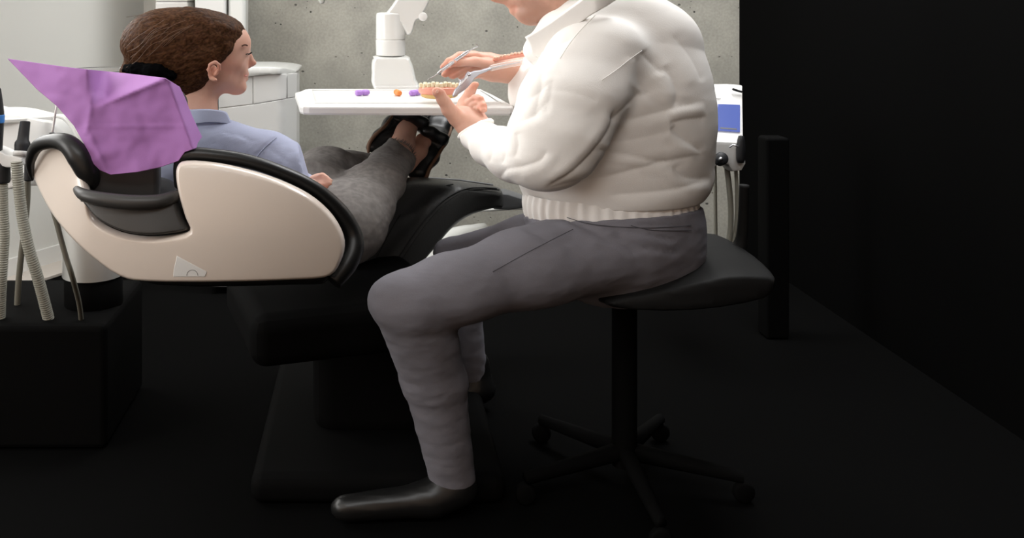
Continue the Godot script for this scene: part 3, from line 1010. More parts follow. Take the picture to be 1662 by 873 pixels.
	put("blue_band", nozzle([[0.0, 0.086], [0.0208, 0.086], [0.0215, 0.088], [0.0215, 0.106], [0.0203, 0.108], [0.0, 0.108]], P(-8, 252, 2.44), P(-5, 150, 2.44)), M.blue_band, h)
	put("connector", nozzle([[0.0, -0.05], [0.018, -0.05], [0.0205, -0.045], [0.0205, -0.002], [0.018, 0.0], [0.0, 0.0]], P(4, 266, 2.45), P(4, 240, 2.45)), M.black_rubber, h)
	put("hose", tube(curve(L([4, 296, 2.45, 5, 340, 2.45, 7, 380, 2.45, 5, 420, 2.45, 3, 448, 2.45, 1, 490, 2.46, 0, 522, 2.47]), 40), 0.0135, 14, 1.0, 0.0009, 160.0), M.hose, h)
	# second hose hanging behind
	var s := thing("suction_nozzle", "black hose coupling with a smooth grey hose behind the holder", "nozzle", P(47, 280, 2.56))
	put("coupling", nozzle([[0.0, 0.0], [0.012, 0.0], [0.013, 0.004], [0.013, 0.055], [0.010, 0.06], [0.0, 0.06]], P(47, 293, 2.56), P(47.5, 255, 2.56)), M.black_rubber, s)
	put("hose", tube(curve(L([45, 292, 2.57, 44, 330, 2.58, 40, 370, 2.58, 35, 410, 2.58, 31, 448, 2.58, 29, 475, 2.58, 28, 496, 2.58]), 12), 0.0085, 12), M.dark_hose, s)
	# dark tube under the chair shell
	var d := thing("drain_hose", "smooth grey hose running down past the chair shell", "hose", P(100, 390, 2.3))
	put("hose", tube(curve(L([86, 340, 2.3, 93, 365, 2.3, 100, 392, 2.3, 108, 420, 2.3, 117, 448, 2.31, 128, 490, 2.4, 132, 522, 2.47]), 10), 0.0068, 12), M.dark_hose, d)
	# thin clear tube with a black foot
	var c := thing("saliva_ejector", "thin clear tube standing in a small black socket", "tube", P(84, 216, 2.3))
	put("tube", tube(curve(L([85, 214, 2.0, 88, 196, 2.0, 91, 178, 2.0, 95, 160, 2.02]), 5), 0.0026, 10), M.white_plastic, c)
	put("socket", nozzle([[0.0, 0.0], [0.0052, 0.0], [0.0058, 0.001], [0.0058, 0.008], [0.005, 0.009], [0.0, 0.009]], P(84, 222, 1.99), P(84.5, 200, 1.99)), M.black_rubber, c)

# ================================================================ delivery unit on the right
func build_right_unit() -> void:
	var t := thing("delivery_unit", "white dental delivery unit with a blue screen in front of the concrete wall", "dental unit", P(1180, 440, 3.2) * Vector3(1, 0, 1))
	var zf := func(_u, v): return 3.22 - (v - 140.0) * 0.0016
	put("console", plate(V([1120, 140, 1155, 137, 1180, 136.5, 1202, 138, 1203, 222, 1195, 226, 1120, 226]), zf, 0.05, 3.0, 7.0, 1), M.white_plastic, t)
	var zs := func(_u, v): return 3.22 - (v - 140.0) * 0.0016 - 0.027
	put("screen", plate(V([1165, 168.5, 1201, 170, 1201, 214, 1155, 211]), zs, 0.004, 0.8, 8.0, 0), M.screen, t)
	put("screen_text", plate(V([1169, 206.5, 1196, 208.5, 1196, 211, 1169, 209]), func(u, v): return zs.call(u, v) - 0.003, 0.001, 0.5, 4.0, 0), M.grey_pad, t)
	put("printed_line", plate(V([1157, 159, 1170, 159.4, 1170, 160.4, 1157, 160]), func(u, v): return zs.call(u, v), 0.001, 0.3, 4.0, 0), M.dark_line, t)
	var zh := func(u, v): return 3.0
	put("holder", plate(V([1135, 232, 1150, 224, 1200, 226, 1203, 262, 1196, 274, 1180, 276, 1172, 265, 1160, 265, 1148, 270, 1135, 272]), zh, 0.09, 3.0, 6.0, 1), M.white_plastic, t)
	put("cradle", moved(lathe([[0.0, -0.02], [0.016, -0.02], [0.02, -0.014], [0.0205, 0.01], [0.017, 0.018], [0.0, 0.018]], 24), Transform3D(Basis(Vector3.RIGHT, 1.2), P(1170, 258, 2.94))), M.black_rubber, t)
	put("cradle_pin", moved(lathe([[0.0, -0.006], [0.006, -0.006], [0.007, 0.0], [0.005, 0.006], [0.0, 0.006]], 16), Transform3D(Basis(Vector3.RIGHT, 1.2), P(1170, 258, 2.915))), M.steel, t)
	put("hook", tube(L([1184, 239, 2.94, 1190, 235, 2.93, 1198, 238, 2.93]), 0.003, 8), M.steel, t)
	for h in [[1160, 268, 1161, 330, 1162, 398, 1165, 470, 0.006], [1180, 274, 1185, 320, 1186, 360, 1182, 400, 0.009], [1194, 272, 1196, 310, 1195, 360, 1188, 402, 0.006]]:
		put("cable", tube(curve(L([h[0], h[1], 3.02, h[2], h[3], 3.02, h[4], h[5], 3.02, h[6], h[7], 3.02]), 8), h[8], 12), M.hose, t)
	put("stand", box_at(Vector3(1.42, 0.35, -3.25), Vector3(0.08, 0.7, 0.08), 0.01), M.black_base, t)
	var p := thing("handpiece", "black handpiece hanging at the end of the white delivery unit", "handpiece", P(1199, 245, 2.945))
	put("body", nozzle([[0.0, 0.0], [0.010, 0.0], [0.0135, 0.012], [0.0145, 0.04], [0.012, 0.07], [0.008, 0.085], [0.0, 0.087]], P(1202, 264, 2.945), P(1203, 216, 2.945)), M.black_rubber, p)
	var q := thing("pen", "black pen lying on top of the white delivery unit", "pen", P(1196, 146, 3.1))
	put("barrel", rounded_tube(L([1189, 144.5, 3.17, 1196, 147, 3.17, 1204, 149, 3.17]), 0.004, 10), M.black_rubber, q)
	put("clip", tube(L([1190, 143.2, 3.165, 1197, 145.5, 3.165]), 0.001, 6), M.dark_line, q)

func build_stool() -> void:
	var t := thing("work_stool", "black saddle stool with a backrest under the dentist", "stool", Vector3(0.62, 0, -2.25))
	var zs := func(u, v): return 2.25 + pow((u - 1060.0) / 150.0, 2.0) * 0.03
	put("seat", plate(V([940, 440, 1010, 425, 1090, 408, 1130, 400, 1180, 400, 1207, 404, 1212, 424, 1190, 452, 1080, 470, 960, 466]), zs, 0.40, 14.0, 12.0, 3), M.stool_vinyl, t)
	put("backrest_arm", tube(curve(L([1170, 420, 2.3, 1195, 408, 2.3, 1204, 385, 2.3, 1207, 340, 2.3, 1208, 300, 2.3]), 6), [0.03, 0.022, 0.014, 0.012, 0.012], 14), M.stool_vinyl, t)
	put("gas_column", moved(lathe([[0.0, 0.05], [0.03, 0.05], [0.03, 0.46], [0.0, 0.46]], 20), Transform3D(Basis(), Vector3(0.62, 0, -2.25))), M.black_base, t)
	for k in 5:
		var a := TAU * k / 5.0 + 0.3
		put("base_leg", tube([Vector3(0.62, 0.085, -2.25), Vector3(0.62 + cos(a) * 0.27, 0.06, -2.25 + sin(a) * 0.27)], [0.022, 0.014], 10), M.black_base, t)
		put("caster", moved(lathe([[0.0, -0.012], [0.02, -0.012], [0.025, -0.006], [0.025, 0.006], [0.02, 0.012], [0.0, 0.012]], 18), Transform3D(Basis(Vector3.RIGHT, PI / 2), Vector3(0.62 + cos(a) * 0.27, 0.026, -2.25 + sin(a) * 0.27))), M.black_base, t)

# ================================================================ people
func skin_colors(verts: PackedVector3Array, spots: Array) -> PackedColorArray:
	var c := PackedColorArray()
	for p in verts:
		var n := noise.get_noise_3dv(p * 60.0) * 0.05 + noise.get_noise_3dv(p * 14.0) * 0.04
		var col := Color(1.0 + n, 1.0 + n * 1.3, 1.0 + n * 1.3)
		for s in spots:
			var d: float = ((p - s[0]) * Vector3(0.7, 1, 1)).length() / s[1]
			if d < 1.0: col = col.lerp(s[2], smoothstep(1.0, 0.45, d + noise.get_noise_3dv(p * 50.0) * 0.15) * s[3])
		c.append(col)
	return c

func merged(parts: Array) -> Array:
	var v := PackedVector3Array()
	var idx := PackedInt32Array()
	for p in parts:
		var o := v.size()
		v.append_array(p[0])
		for i in p[1]: idx.append(i + o)
	return [v, idx]

func chain(f: Body, list: Array, k := 0.006) -> void:   # u, v, z, r quadruples
	for i in range(0, list.size() - 4, 4):
		bn(f, list[i], list[i + 1], list[i + 2], list[i + 3], list[i + 4], list[i + 5], list[i + 6], list[i + 7], k)

func nail(parent: Node3D, u: float, v: float, z: float, ru: float, rv: float, tilt: float) -> void:
	var o := []
	for k in 14:
		var q := Vector2(cos(TAU * k / 14.0) * ru, sin(TAU * k / 14.0) * rv).rotated(tilt)
		o.append(Vector2(u, v) + q)
	put("fingernail", plate(o, func(_a, _b): return z, 0.0025, 1.2, 2.0, 0), M.nail, parent)

func build_people() -> void:
	M.nail = mat(rgb8(236, 186, 168), 0.25)
	M.strand = mat(rgb8(104, 74, 52), 0.5)
	M.dark_seam = mat(rgb8(70, 69, 74), 0.9)
	M.model_cream = mat(rgb8(236, 200, 178), 0.35)
	M.lash = mat(rgb8(30, 22, 18), 0.7)
	M.brow = mat(rgb8(84, 58, 44), 0.8)
	M.lips = mat(rgb8(205, 128, 116), 0.4)
	build_patient()
	build_dentist()

# ---------------------------------------------------------------- patient
func build_patient() -> void:
	var t := thing("person", "person lying in the dental chair in a pale blue shirt and grey jeans", "person", P(330, 440, 2.2) * Vector3(1, 0, 1) + Vector3(0, 0.55, 0))
	var f := Body.new()
	chain(f, [300, 78, 2.2, 48, 335, 75, 2.21, 46], 0.03)
	chain(f, [340, 66, 2.215, 34, 352, 63, 2.225, 32], 0.03)
	chain(f, [384, 72, 2.225, 12, 389, 75, 2.235, 8], 0.02)
	chain(f, [352, 95, 2.215, 30, 366, 99, 2.225, 23], 0.025)
	chain(f, [360, 104, 2.185, 14, 372, 104, 2.195, 12], 0.02)
	chain(f, [355, 118, 2.215, 24, 376, 120, 2.228, 16.5], 0.025)
	chain(f, [350, 128, 2.19, 17, 381, 142, 2.225, 9.5], 0.02)
	chain(f, [381, 140, 2.228, 11, 384, 142.5, 2.23, 10], 0.015)
	chain(f, [395, 82, 2.24, 5.5, 402, 92, 2.242, 4.5, 408.5, 102, 2.243, 4.2, 403, 106, 2.242, 4.2], 0.008)
	chain(f, [398, 119, 2.235, 3.6, 399.5, 120, 2.235, 3.2], 0.007)
	chain(f, [397, 127, 2.235, 3.8, 398, 128, 2.235, 3.4], 0.007)
	chain(f, [318, 140, 2.2, 24, 316, 196, 2.18, 27], 0.03)
	chain(f, [345, 110, 2.137, 5, 344, 122, 2.138, 5], 0.006)
	chain(f, [342, 128, 2.13, 2.2, 338.5, 113, 2.125, 2.2, 342, 104, 2.123, 2.4, 349, 100.5, 2.122, 2.6, 355, 105, 2.124, 2.4, 356, 114, 2.128, 2.2], 0.003)
	chain(f, [346, 128, 2.128, 3.2, 348.5, 130, 2.128, 3.4], 0.004)
	chain(f, [352, 114, 2.13, 2.2, 351, 121, 2.13, 2.6], 0.003)
	var head := f.mesh(0.0032)
	var g := Body.new()
	# torso under the shirt, forearm and hand in the lap
	chain(g, [316, 196, 2.18, 27, 340, 250, 2.2, 52, 460, 335, 2.25, 52], 0.03)
	chain(g, [430, 262, 2.12, 20, 480, 310, 2.1, 20, 512, 322, 2.14, 15], 0.02)
	chain(g, [510, 322, 2.15, 14, 506, 304, 2.2, 11, 512, 294, 2.22, 9], 0.01)
	# legs inside the jeans and bare ankles
	chain(g, [545, 372, 2.24, 42, 605, 302, 2.46, 24, 652, 236, 2.78, 13.5, 661, 202, 2.87, 13], 0.02)
	chain(g, [500, 300, 2.42, 26, 531, 274, 2.63, 22, 612, 270, 2.79, 9], 0.02)
	chain(g, [660, 272, 2.79, 10, 676, 248, 2.82, 11, 690, 226, 2.88, 11.5], 0.015)
	var rest := g.mesh(0.006)
	var h := Body.new()
	chain(h, [508, 300, 2.22, 9, 514, 292, 2.215, 8, 521, 288, 2.21, 5.2], 0.008)
	chain(h, [516, 285.5, 2.215, 4.4, 523, 284.5, 2.205, 4, 529, 288, 2.20, 3.4], 0.003)
	chain(h, [518, 289, 2.21, 4.4, 528, 289, 2.20, 4, 536, 293, 2.195, 3.2], 0.003)
	chain(h, [518, 293, 2.205, 4.2, 528, 294.5, 2.195, 3.8, 535, 298, 2.19, 3.2], 0.003)
	chain(h, [516, 297, 2.20, 4, 524, 299.5, 2.19, 3.6, 530, 303, 2.19, 3], 0.003)
	var hand := h.mesh(0.0028)
	var all := merged([head, rest, hand])
	var blush := [[P(372, 108, 2.17), 0.03, Color(1.02, 0.86, 0.84), 0.5], [P(346, 116, 2.12), 0.024, Color(1.0, 0.78, 0.72), 0.6], [P(410, 103, 2.23), 0.012, Color(1.0, 0.84, 0.8), 0.6], [P(399, 123, 2.22), 0.009, Color(0.9, 0.62, 0.6), 0.8]]
	var body := put("body", commit(all[0], all[1], skin_colors(all[0], blush)), M.skin, t)
	var lash := []
	for k in 5: lash.append(tube(curve(L([400.5 + k * 0.7, 87.5, surf_z(head[0], 400.5 + k * 0.7, 87.5, 3.0) + 0.001, 403 + k * 0.9, 87.8 - k * 0.1, 2.206 + k * 0.004, 407 + k * 0.7, 85.0 - k * 0.1, 2.204 + k * 0.005]), 3), [0.0011, 0.0008, 0.0003], 5))
	put("eyelashes", join(lash), M.lash, body)
	put("eyelid", laid_line(head[0], [399, 88.5, 401, 87.5, 403, 87.5, 404.5, 88.5], 0.0013, -0.0004), M.lash, body)
	put("eyebrow", laid_line(head[0], [393, 74.5, 396, 73, 399, 72.8, 401.5, 74], 0.0018, -0.0008), M.brow, body)
	put("lips", laid_line(head[0], [397.5, 123.5, 399.5, 123, 401.5, 123], 0.0018, -0.0010), M.lips, body)
	# hair
	var r := Body.new()
	chain(r, [283, 72, 2.2, 56, 322, 62, 2.2, 47], 0.03)
	chain(r, [283, 72, 2.2, 56, 292, 108, 2.195, 44], 0.03)
	chain(r, [322, 62, 2.2, 46, 349, 57, 2.217, 32.5], 0.02)
	chain(r, [349, 57, 2.217, 32.5, 356, 56, 2.222, 29], 0.01)
	chain(r, [352, 56, 2.18, 22, 352, 78, 2.163, 13, 338, 92, 2.15, 12], 0.02)
	chain(r, [366, 62, 2.192, 14, 362, 80, 2.175, 8], 0.012)
	chain(r, [318, 92, 2.16, 26, 306, 128, 2.165, 18], 0.02)
	chain(r, [292, 108, 2.2, 42, 302, 140, 2.2, 24, 308, 158, 2.19, 14], 0.02)
	chain(r, [245, 90, 2.2, 32, 222, 105, 2.2, 11], 0.02)
	chain(r, [216, 118, 2.2, 15, 208, 150, 2.2, 18, 214, 190, 2.2, 10], 0.02)
	var hm := r.mesh(0.0028)
	var hv: PackedVector3Array = hm[0]
	var hn := normals_of(hv, hm[1])
	var root := P(226, 108, 2.2)
	var cols := PackedColorArray()
	var strands := FastNoiseLite.new()
	strands.seed = 21
	strands.frequency = 1.0
	strands.fractal_octaves = 2
	for i in hv.size():
		var d := (hv[i] - root) * Vector3(0.7, 1, 1)
		var q := d.normalized()
		var swirl := d.length() * 1.2
		var s := strands.get_noise_3d(q.x * 34.0 + swirl, q.y * 34.0 + swirl, q.z * 34.0)
		var s2 := strands.get_noise_3d(q.x * 9.0 + 7.0, q.y * 9.0 + swirl, q.z * 9.0)
		hv[i] += hn[i] * (s * 0.0008 + s2 * 0.0012)
		var w := clampf(0.34 + s * 0.7 + s2 * 0.4, 0.0, 1.0)
		cols.append(Color(0.030, 0.013, 0.007).lerp(Color(0.125, 0.060, 0.030), w))
	var hair := put("hair", commit(hv, hm[1], cols), M.hair, t)
	var fly := []
	for k in 26:
		var u0 := rng.randf_range(236, 350)
		var top := 66.0 - sqrt(maxf(0.0, 1.0 - pow((u0 - 297.0) / 96.0, 2.0))) * 51.0
		var z0 := rng.randf_range(2.16, 2.24)
		fly.append(tube(curve(L([u0, top + 4, z0, u0 + rng.randf_range(-14, 6), top - rng.randf_range(0, 2.5), z0, u0 - rng.randf_range(14, 34), top + rng.randf_range(1, 8), z0]), 4), 0.00035, 4))
	for k in 14:
		var a := Vector2(rng.randf_range(262, 322), rng.randf_range(30, 66))
		fly.append(tube(curve(L([a.x, a.y, 2.108, a.x - 24, a.y + rng.randf_range(8, 16), 2.104, a.x - 46, a.y + rng.randf_range(24, 38), 2.113, a.x - 64, a.y + rng.randf_range(44, 52), 2.14]), 4), 0.0004, 4))
	put("loose_strands", join(fly), M.strand, hair)
	# velvet hair tie
	var tie := Body.new()
	chain(tie, [207, 112, 2.17, 7, 225, 112, 2.13, 10, 250, 116, 2.11, 11, 275, 123, 2.12, 9], 0.01)
	chain(tie, [207, 112, 2.2, 7, 226, 108, 2.24, 10], 0.01)
	var tm := tie.mesh(0.004)
	tm[0] = fold(tm[0], tm[1], [], 0.004, 70.0)
	put("hair_tie", commit(tm[0], tm[1]), M.velvet, hair)
	# shirt
	var s := Body.new()
	chain(s, [318, 212, 2.17, 31, 372, 232, 2.15, 29, 430, 246, 2.12, 29, 470, 272, 2.1, 32, 486, 300, 2.1, 33, 505, 345, 2.12, 28], 0.03)
	chain(s, [330, 262, 2.2, 62, 470, 345, 2.26, 62], 0.04)
	chain(s, [160, 272, 2.34, 30, 230, 262, 2.3, 36, 318, 225, 2.2, 34], 0.04)
	s.cut(P(496, 280, 2.1), Vector3(1.0, 0.25, 0.0), 0.2)
	var sm := s.mesh(0.005)
	sm[0] = fold(sm[0], sm[1], [[2.2, 2.2, 448, 223, 436, 233, 425, 243, 416, 256], [1.4, 3.0, 340, 232, 356, 238, 370, 246], [1.5, 3.5, 352, 212, 390, 222, 420, 232], [2.0, 4.0, 470, 240, 462, 256, 458, 268], [1.6, 3.5, 430, 236, 448, 250, 466, 262, 480, 280], [1.2, 2.5, 412, 240, 402, 250], [1.2, 2.5, 420, 246, 408, 255], [1.4, 4.0, 380, 214, 400, 226, 408, 240]], 0.0016, 16.0)
	var shirt := put("shirt", commit(sm[0], sm[1]), M.blue_shirt, t)
	var zc := func(u, v): return 2.128 + (v - 178.0) * -0.0003 + pow((u - 335.0) / 40.0, 2.0) * 0.022
	put("collar", plate(V([300, 180, 312, 177.5, 340, 177, 362, 180, 369, 184, 374, 195, 384, 204, 364, 200, 335, 199, 312, 202, 298, 200]), zc, 0.012, 2.0, 4.0, 2), M.blue_shirt, shirt)
	put("shoulder_seam", laid_line(sm[0], [449, 223, 438, 232, 427, 242, 417, 255], 0.0012, -0.0004), M.blue_shirt, shirt)
	# jeans
	var j := Body.new()
	chain(j, [540, 378, 2.22, 56, 575, 338, 2.33, 44, 607, 299, 2.46, 34, 636, 262, 2.65, 24, 668, 222, 2.86, 19], 0.02)
	chain(j, [470, 340, 2.35, 44, 502, 296, 2.44, 33, 531, 273, 2.63, 31.5, 570, 270, 2.72, 22, 650, 266, 2.82, 15], 0.03)
	chain(j, [500, 345, 2.35, 50, 545, 370, 2.25, 50], 0.04)
	j.cut(P(657, 241, 2.74), Vector3(0.55, 0.62, -0.12), 0.2)
	var jm := j.mesh(0.005)
	jm[0] = fold(jm[0], jm[1], [[2.0, 4.0, 628, 236, 645, 246, 668, 262], [1.6, 4.0, 622, 246, 640, 254, 662, 270], [1.8, 5.0, 612, 262, 632, 268, 655, 280], [1.4, 4.0, 640, 268, 648, 280, 646, 300], [1.0, 2.0, 640, 330, 626, 354, 606, 378, 590, 386], [2.4, 6.0, 505, 262, 515, 275, 540, 282, 560, 276], [2.0, 5.0, 560, 250, 566, 262, 560, 274], [1.8, 6.0, 560, 320, 580, 330, 600, 350], [1.6, 6.0, 580, 300, 600, 312, 622, 322]], 0.0018, 16.0)
	var jeans := put("jeans", commit(jm[0], jm[1]), M.denim, t)
	var fray := []
	for k in 34:
		var a := k / 33.0
		var c := Vector2(640, 226).lerp(Vector2(674, 262), a) + Vector2(9, -7) * sin(PI * a)
		fray.append(tube(L([c.x - 2, c.y + 1.5, 2.715 + 0.01 * sin(PI * a) * -3.0, c.x + rng.randf_range(0, 3.5), c.y - rng.randf_range(1.0, 4.5), 2.725 + 0.01 * sin(PI * a) * -3.0]), [0.0012, 0.0003], 4))
	put("frayed_hem", join(fray), M.denim, jeans)
	# shoes
	shoe(t, [606, 239, 2.80, 9, 624, 222, 2.83, 12, 645, 202, 2.88, 15, 668, 187, 2.96, 17, 676, 182, 2.98, 16], [598, 248, 2.785, 599, 234, 2.79, 608, 220, 2.80, 624, 205, 2.815, 638, 186, 2.86, 644, 172, 2.90], [646, 184, 2.85, 7, 664, 186, 2.835, 8.5, 684, 198, 2.85, 8, 684, 210, 2.87, 5])
	shoe(t, [678, 280, 2.80, 12, 692, 256, 2.84, 13, 704, 226, 2.90, 15, 712, 203, 2.96, 15.5, 713, 198, 2.98, 15], [680, 291, 2.79, 690, 290, 2.78, 698, 272, 2.79, 712, 250, 2.83, 726, 226, 2.88, 732, 208, 2.93, 727, 193, 2.97], [682, 208, 2.87, 6, 696, 213, 2.85, 8.5, 716, 224, 2.86, 8, 715, 236, 2.86, 5])

func shoe(t: Node3D, bones: Array, sole: Array, vamp: Array) -> void:
	var f := Body.new()
	chain(f, bones, 0.02)
	chain(f, vamp, 0.012)
	var m := f.mesh(0.0045)
	var o := put("shoe", commit(m[0], m[1]), M.shoe, t)
	put("sole", tube(curve(L(sole), 5), [0.004, 0.0065, 0.006, 0.005, 0.005, 0.004, 0.002], 10), M.sole, o)
	# the decorated upper edge
	var e := bones.size()
	var c := P(bones[e - 12], bones[e - 11], bones[e - 10])
	var ring := []
	for k in 13:
		var a := PI * k / 12.0
		ring.append(P(bones[e - 12] - 4 + cos(a + 0.5) * bones[e - 9] * 1.42, bones[e - 11] + 6 - sin(a + 0.5) * bones[e - 9] * 0.55, bones[e - 10] - 0.026 - sin(a) * 0.004))
	put("stitched_edge", tube(ring, 0.0022, 6), M.shoe, o)
	var studs := []
	for i in 7:
		for k in 6:
			var q := Vector2(bones[e - 8] + (i - 3) * 4.2, bones[e - 7] + (k - 2.5) * 3.4)
			var w := pow((q.x - bones[e - 8]) / (bones[e - 5] * 1.42), 2.0) + pow((q.y - bones[e - 7]) / bones[e - 5], 2.0)
			if w < 0.75:
				studs.append(moved(rbox(Vector3(0.0045, 0.0032, 0.003), 0.001, 1), Transform3D(Basis(), P(q.x, q.y, bones[e - 6] - bones[e - 5] * bones[e - 6] / F * sqrt(1.0 - w) - 0.0006))))
	var pattern := put("pattern", join(studs), M.shoe, o)
	pattern.set_meta("kind", "stuff")

# ---------------------------------------------------------------- dentist
func build_dentist() -> void:
	var t := thing("person", "person on the stool in white shirt and grey trousers, holding instruments over the tray", "person", Vector3(0.6, 0.45, -2.2))
	# head, neck and what the clothes cover
	var f := Body.new()
	chain(f, [900, -78, 2.24, 56, 925, -72, 2.25, 56], 0.03)
	chain(f, [872, -40, 2.235, 40, 880, -20, 2.235, 40], 0.03)
	chain(f, [872, 0, 2.235, 30, 862, 18, 2.235, 18], 0.025)
	chain(f, [861, 24, 2.235, 15, 864, 26, 2.235, 15], 0.015)
	chain(f, [900, 4, 2.20, 26, 866, 22, 2.215, 14], 0.02)
	chain(f, [900, 4, 2.27, 26, 866, 22, 2.255, 14], 0.02)
	chain(f, [832, -44, 2.235, 8, 818, -20, 2.235, 6.5, 805, -4, 2.235, 6, 814, 0, 2.235, 6], 0.01)
	chain(f, [838, 2, 2.235, 12, 829, 8, 2.235, 5.5], 0.012)
	chain(f, [843, 18, 2.235, 10, 834.5, 19, 2.235, 5], 0.01)
	chain(f, [846, -52, 2.235, 12, 850, -60, 2.235, 16], 0.02)
	chain(f, [925, 0, 2.24, 33, 965, 45, 2.24, 42], 0.03)
	chain(f, [918, -44, 2.165, 4, 926, -34, 2.16, 5, 922, -16, 2.168, 5], 0.006)
	var head := f.mesh(0.0036)
	var g := Body.new()
	chain(g, [965, 45, 2.24, 42, 1015, 80, 2.25, 66, 1004, 180, 2.24, 80, 1010, 290, 2.22, 78, 1040, 380, 2.22, 52], 0.04)
	chain(g, [962, 100, 2.12, 40, 890, 250, 2.05, 30, 800, 226, 2.24, 18, 768, 206, 2.3, 17], 0.02)
	chain(g, [960, 100, 2.40, 38, 885, 155, 2.5, 26, 850, 116, 2.52, 22, 820, 111, 2.505, 18], 0.02)
	chain(g, [1010, 395, 2.14, 48, 672, 492, 1.99, 32, 735, 760, 2.12, 16], 0.02)
	chain(g, [1010, 385, 2.3, 40, 742, 414, 2.61, 15, 775, 610, 2.66, 10], 0.02)
	var rest := g.mesh(0.0075)
	# near hand: palm up, thumb raised
	var h := Body.new()
	chain(h, [790, 222, 2.26, 17.5, 770, 207, 2.29, 17], 0.012)
	chain(h, [768, 205, 2.29, 17, 753, 188, 2.31, 16], 0.012)
	chain(h, [778, 202, 2.295, 13, 770, 184, 2.33, 11], 0.012)
	chain(h, [758, 206, 2.29, 12, 742, 190, 2.295, 10.5], 0.012)
	chain(h, [744, 194, 2.29, 11.5, 731, 180, 2.282, 9.5, 720, 163, 2.275, 7.4, 712, 150, 2.27, 6.6, 709.5, 147, 2.27, 5.6], 0.006)
	chain(h, [748, 180, 2.33, 8.4, 754, 165, 2.35, 7.2, 763, 149, 2.36, 6.0, 771, 137, 2.36, 4.8], 0.004)
	chain(h, [757, 178, 2.335, 7.5, 764, 166, 2.335, 6.4, 773, 158.5, 2.325, 5.6, 779, 160, 2.31, 4.8], 0.003)
	chain(h, [764, 181, 2.33, 7, 771, 170, 2.325, 6.2, 780, 166.5, 2.31, 5.4, 784, 171, 2.296, 4.7], 0.003)
	chain(h, [770, 186, 2.32, 6.4, 776, 177, 2.312, 5.6, 783, 174.5, 2.298, 4.9, 785, 179, 2.288, 4.3], 0.003)
	var near := h.mesh(0.003)
	# far hand: holds the scaler like a pen
	var k := Body.new()
	chain(k, [856, 117, 2.52, 25, 820, 112, 2.505, 21], 0.012)
	chain(k, [820, 112, 2.505, 21, 796, 106, 2.49, 19], 0.012)
	chain(k, [800, 118, 2.49, 15, 776, 115, 2.48, 11], 0.012)
	chain(k, [790, 98, 2.485, 13, 766, 91, 2.472, 8.5], 0.01)
	chain(k, [768, 90, 2.47, 7.8, 748, 90.5, 2.452, 6.8, 731, 99, 2.437, 5.8, 720.5, 108.5, 2.43, 4.8], 0.004)
	chain(k, [790, 103, 2.455, 9, 770, 100, 2.435, 8, 748, 101, 2.418, 6.6, 735, 103, 2.415, 5.8], 0.005)
	chain(k, [768, 100, 2.478, 7.2, 746, 105, 2.462, 6.4, 730, 114, 2.45, 5.6, 722.5, 121, 2.445, 4.8], 0.004)
	chain(k, [776, 109, 2.475, 7, 757, 114.5, 2.458, 6.2, 742, 120, 2.447, 5.4, 735, 124, 2.444, 4.7], 0.002)
	chain(k, [782, 119, 2.475, 7, 767, 123, 2.462, 5.8, 755, 126, 2.452, 4.9, 750, 127, 2.45, 4.4], 0.002)
	var far := k.mesh(0.003)
	var all := merged([head, rest, near, far])
	var spots := [[P(866, 26, 2.19), 0.06, Color(0.58, 0.56, 0.54), 0.75], [P(832, 15, 2.22), 0.014, Color(0.95, 0.76, 0.72), 0.7], [P(800, -2, 2.23), 0.018, Color(1.0, 0.78, 0.74), 0.5]]  # jaw spot: beard stubble, deepened with painted backlit shade
	for q in [[711, 149, 2.26], [771, 138, 2.35], [779, 160, 2.31], [784, 171, 2.29], [721, 108, 2.43], [736, 103, 2.41], [724, 120, 2.44], [734, 121, 2.44]]: spots.append([P(q[0], q[1], q[2]), 0.017, Color(1.04, 0.76, 0.70), 0.55])
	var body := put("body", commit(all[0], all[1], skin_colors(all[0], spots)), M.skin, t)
	nail(body, 737, 100.5, 2.403, 4.5, 2.6, 0.1)
	nail(body, 709.5, 148.5, 2.258, 2.6, 3.4, 0.4)
	var hb := Body.new()
	chain(hb, [905, -88, 2.245, 58, 935, -70, 2.25, 56], 0.03)
	chain(hb, [935, -60, 2.25, 50, 945, -30, 2.25, 36], 0.03)
	var hbm := hb.mesh(0.008)
	var hc := PackedColorArray()
	for p in hbm[0]: hc.append(Color(0.03, 0.018, 0.012))
	put("hair", commit(hbm[0], hbm[1], hc), M.hair, t)
	# shirt
	var s := Body.new()
	chain(s, [1018, 74, 2.24, 85, 1004, 150, 2.225, 101, 1003, 210, 2.22, 103, 1003, 285, 2.2, 101], 0.04)
	chain(s, [1090, 262, 2.2, 42, 1102, 285, 2.2, 36], 0.03)
	chain(s, [968, 84, 2.12, 58, 930, 160, 2.06, 58, 906, 220, 2.03, 55, 888, 258, 2.02, 49], 0.03)
	chain(s, [888, 258, 2.02, 49, 850, 254, 2.08, 42, 812, 240, 2.17, 32, 782, 222, 2.26, 24], 0.02)
	chain(s, [782, 222, 2.26, 24, 774, 213, 2.28, 20], 0.01)
	chain(s, [955, 92, 2.38, 55, 885, 158, 2.48, 38, 858, 118, 2.51, 26], 0.03)
	chain(s, [945, 40, 2.2, 44, 895, 72, 2.185, 24, 880, 84, 2.18, 20], 0.03)
	chain(s, [1000, 30, 2.22, 52, 945, 40, 2.2, 44], 0.03)
	chain(s, [880, 300, 2.2, 26, 880, 320, 2.2, 20], 0.03)
	s.cut(P(768, 203, 2.285), Vector3(-0.75, 1.0, -0.2), 0.09)
	s.cut(P(1000, 322, 2.2), Vector3(0, -1, 0))
	var sm := s.mesh(0.004)
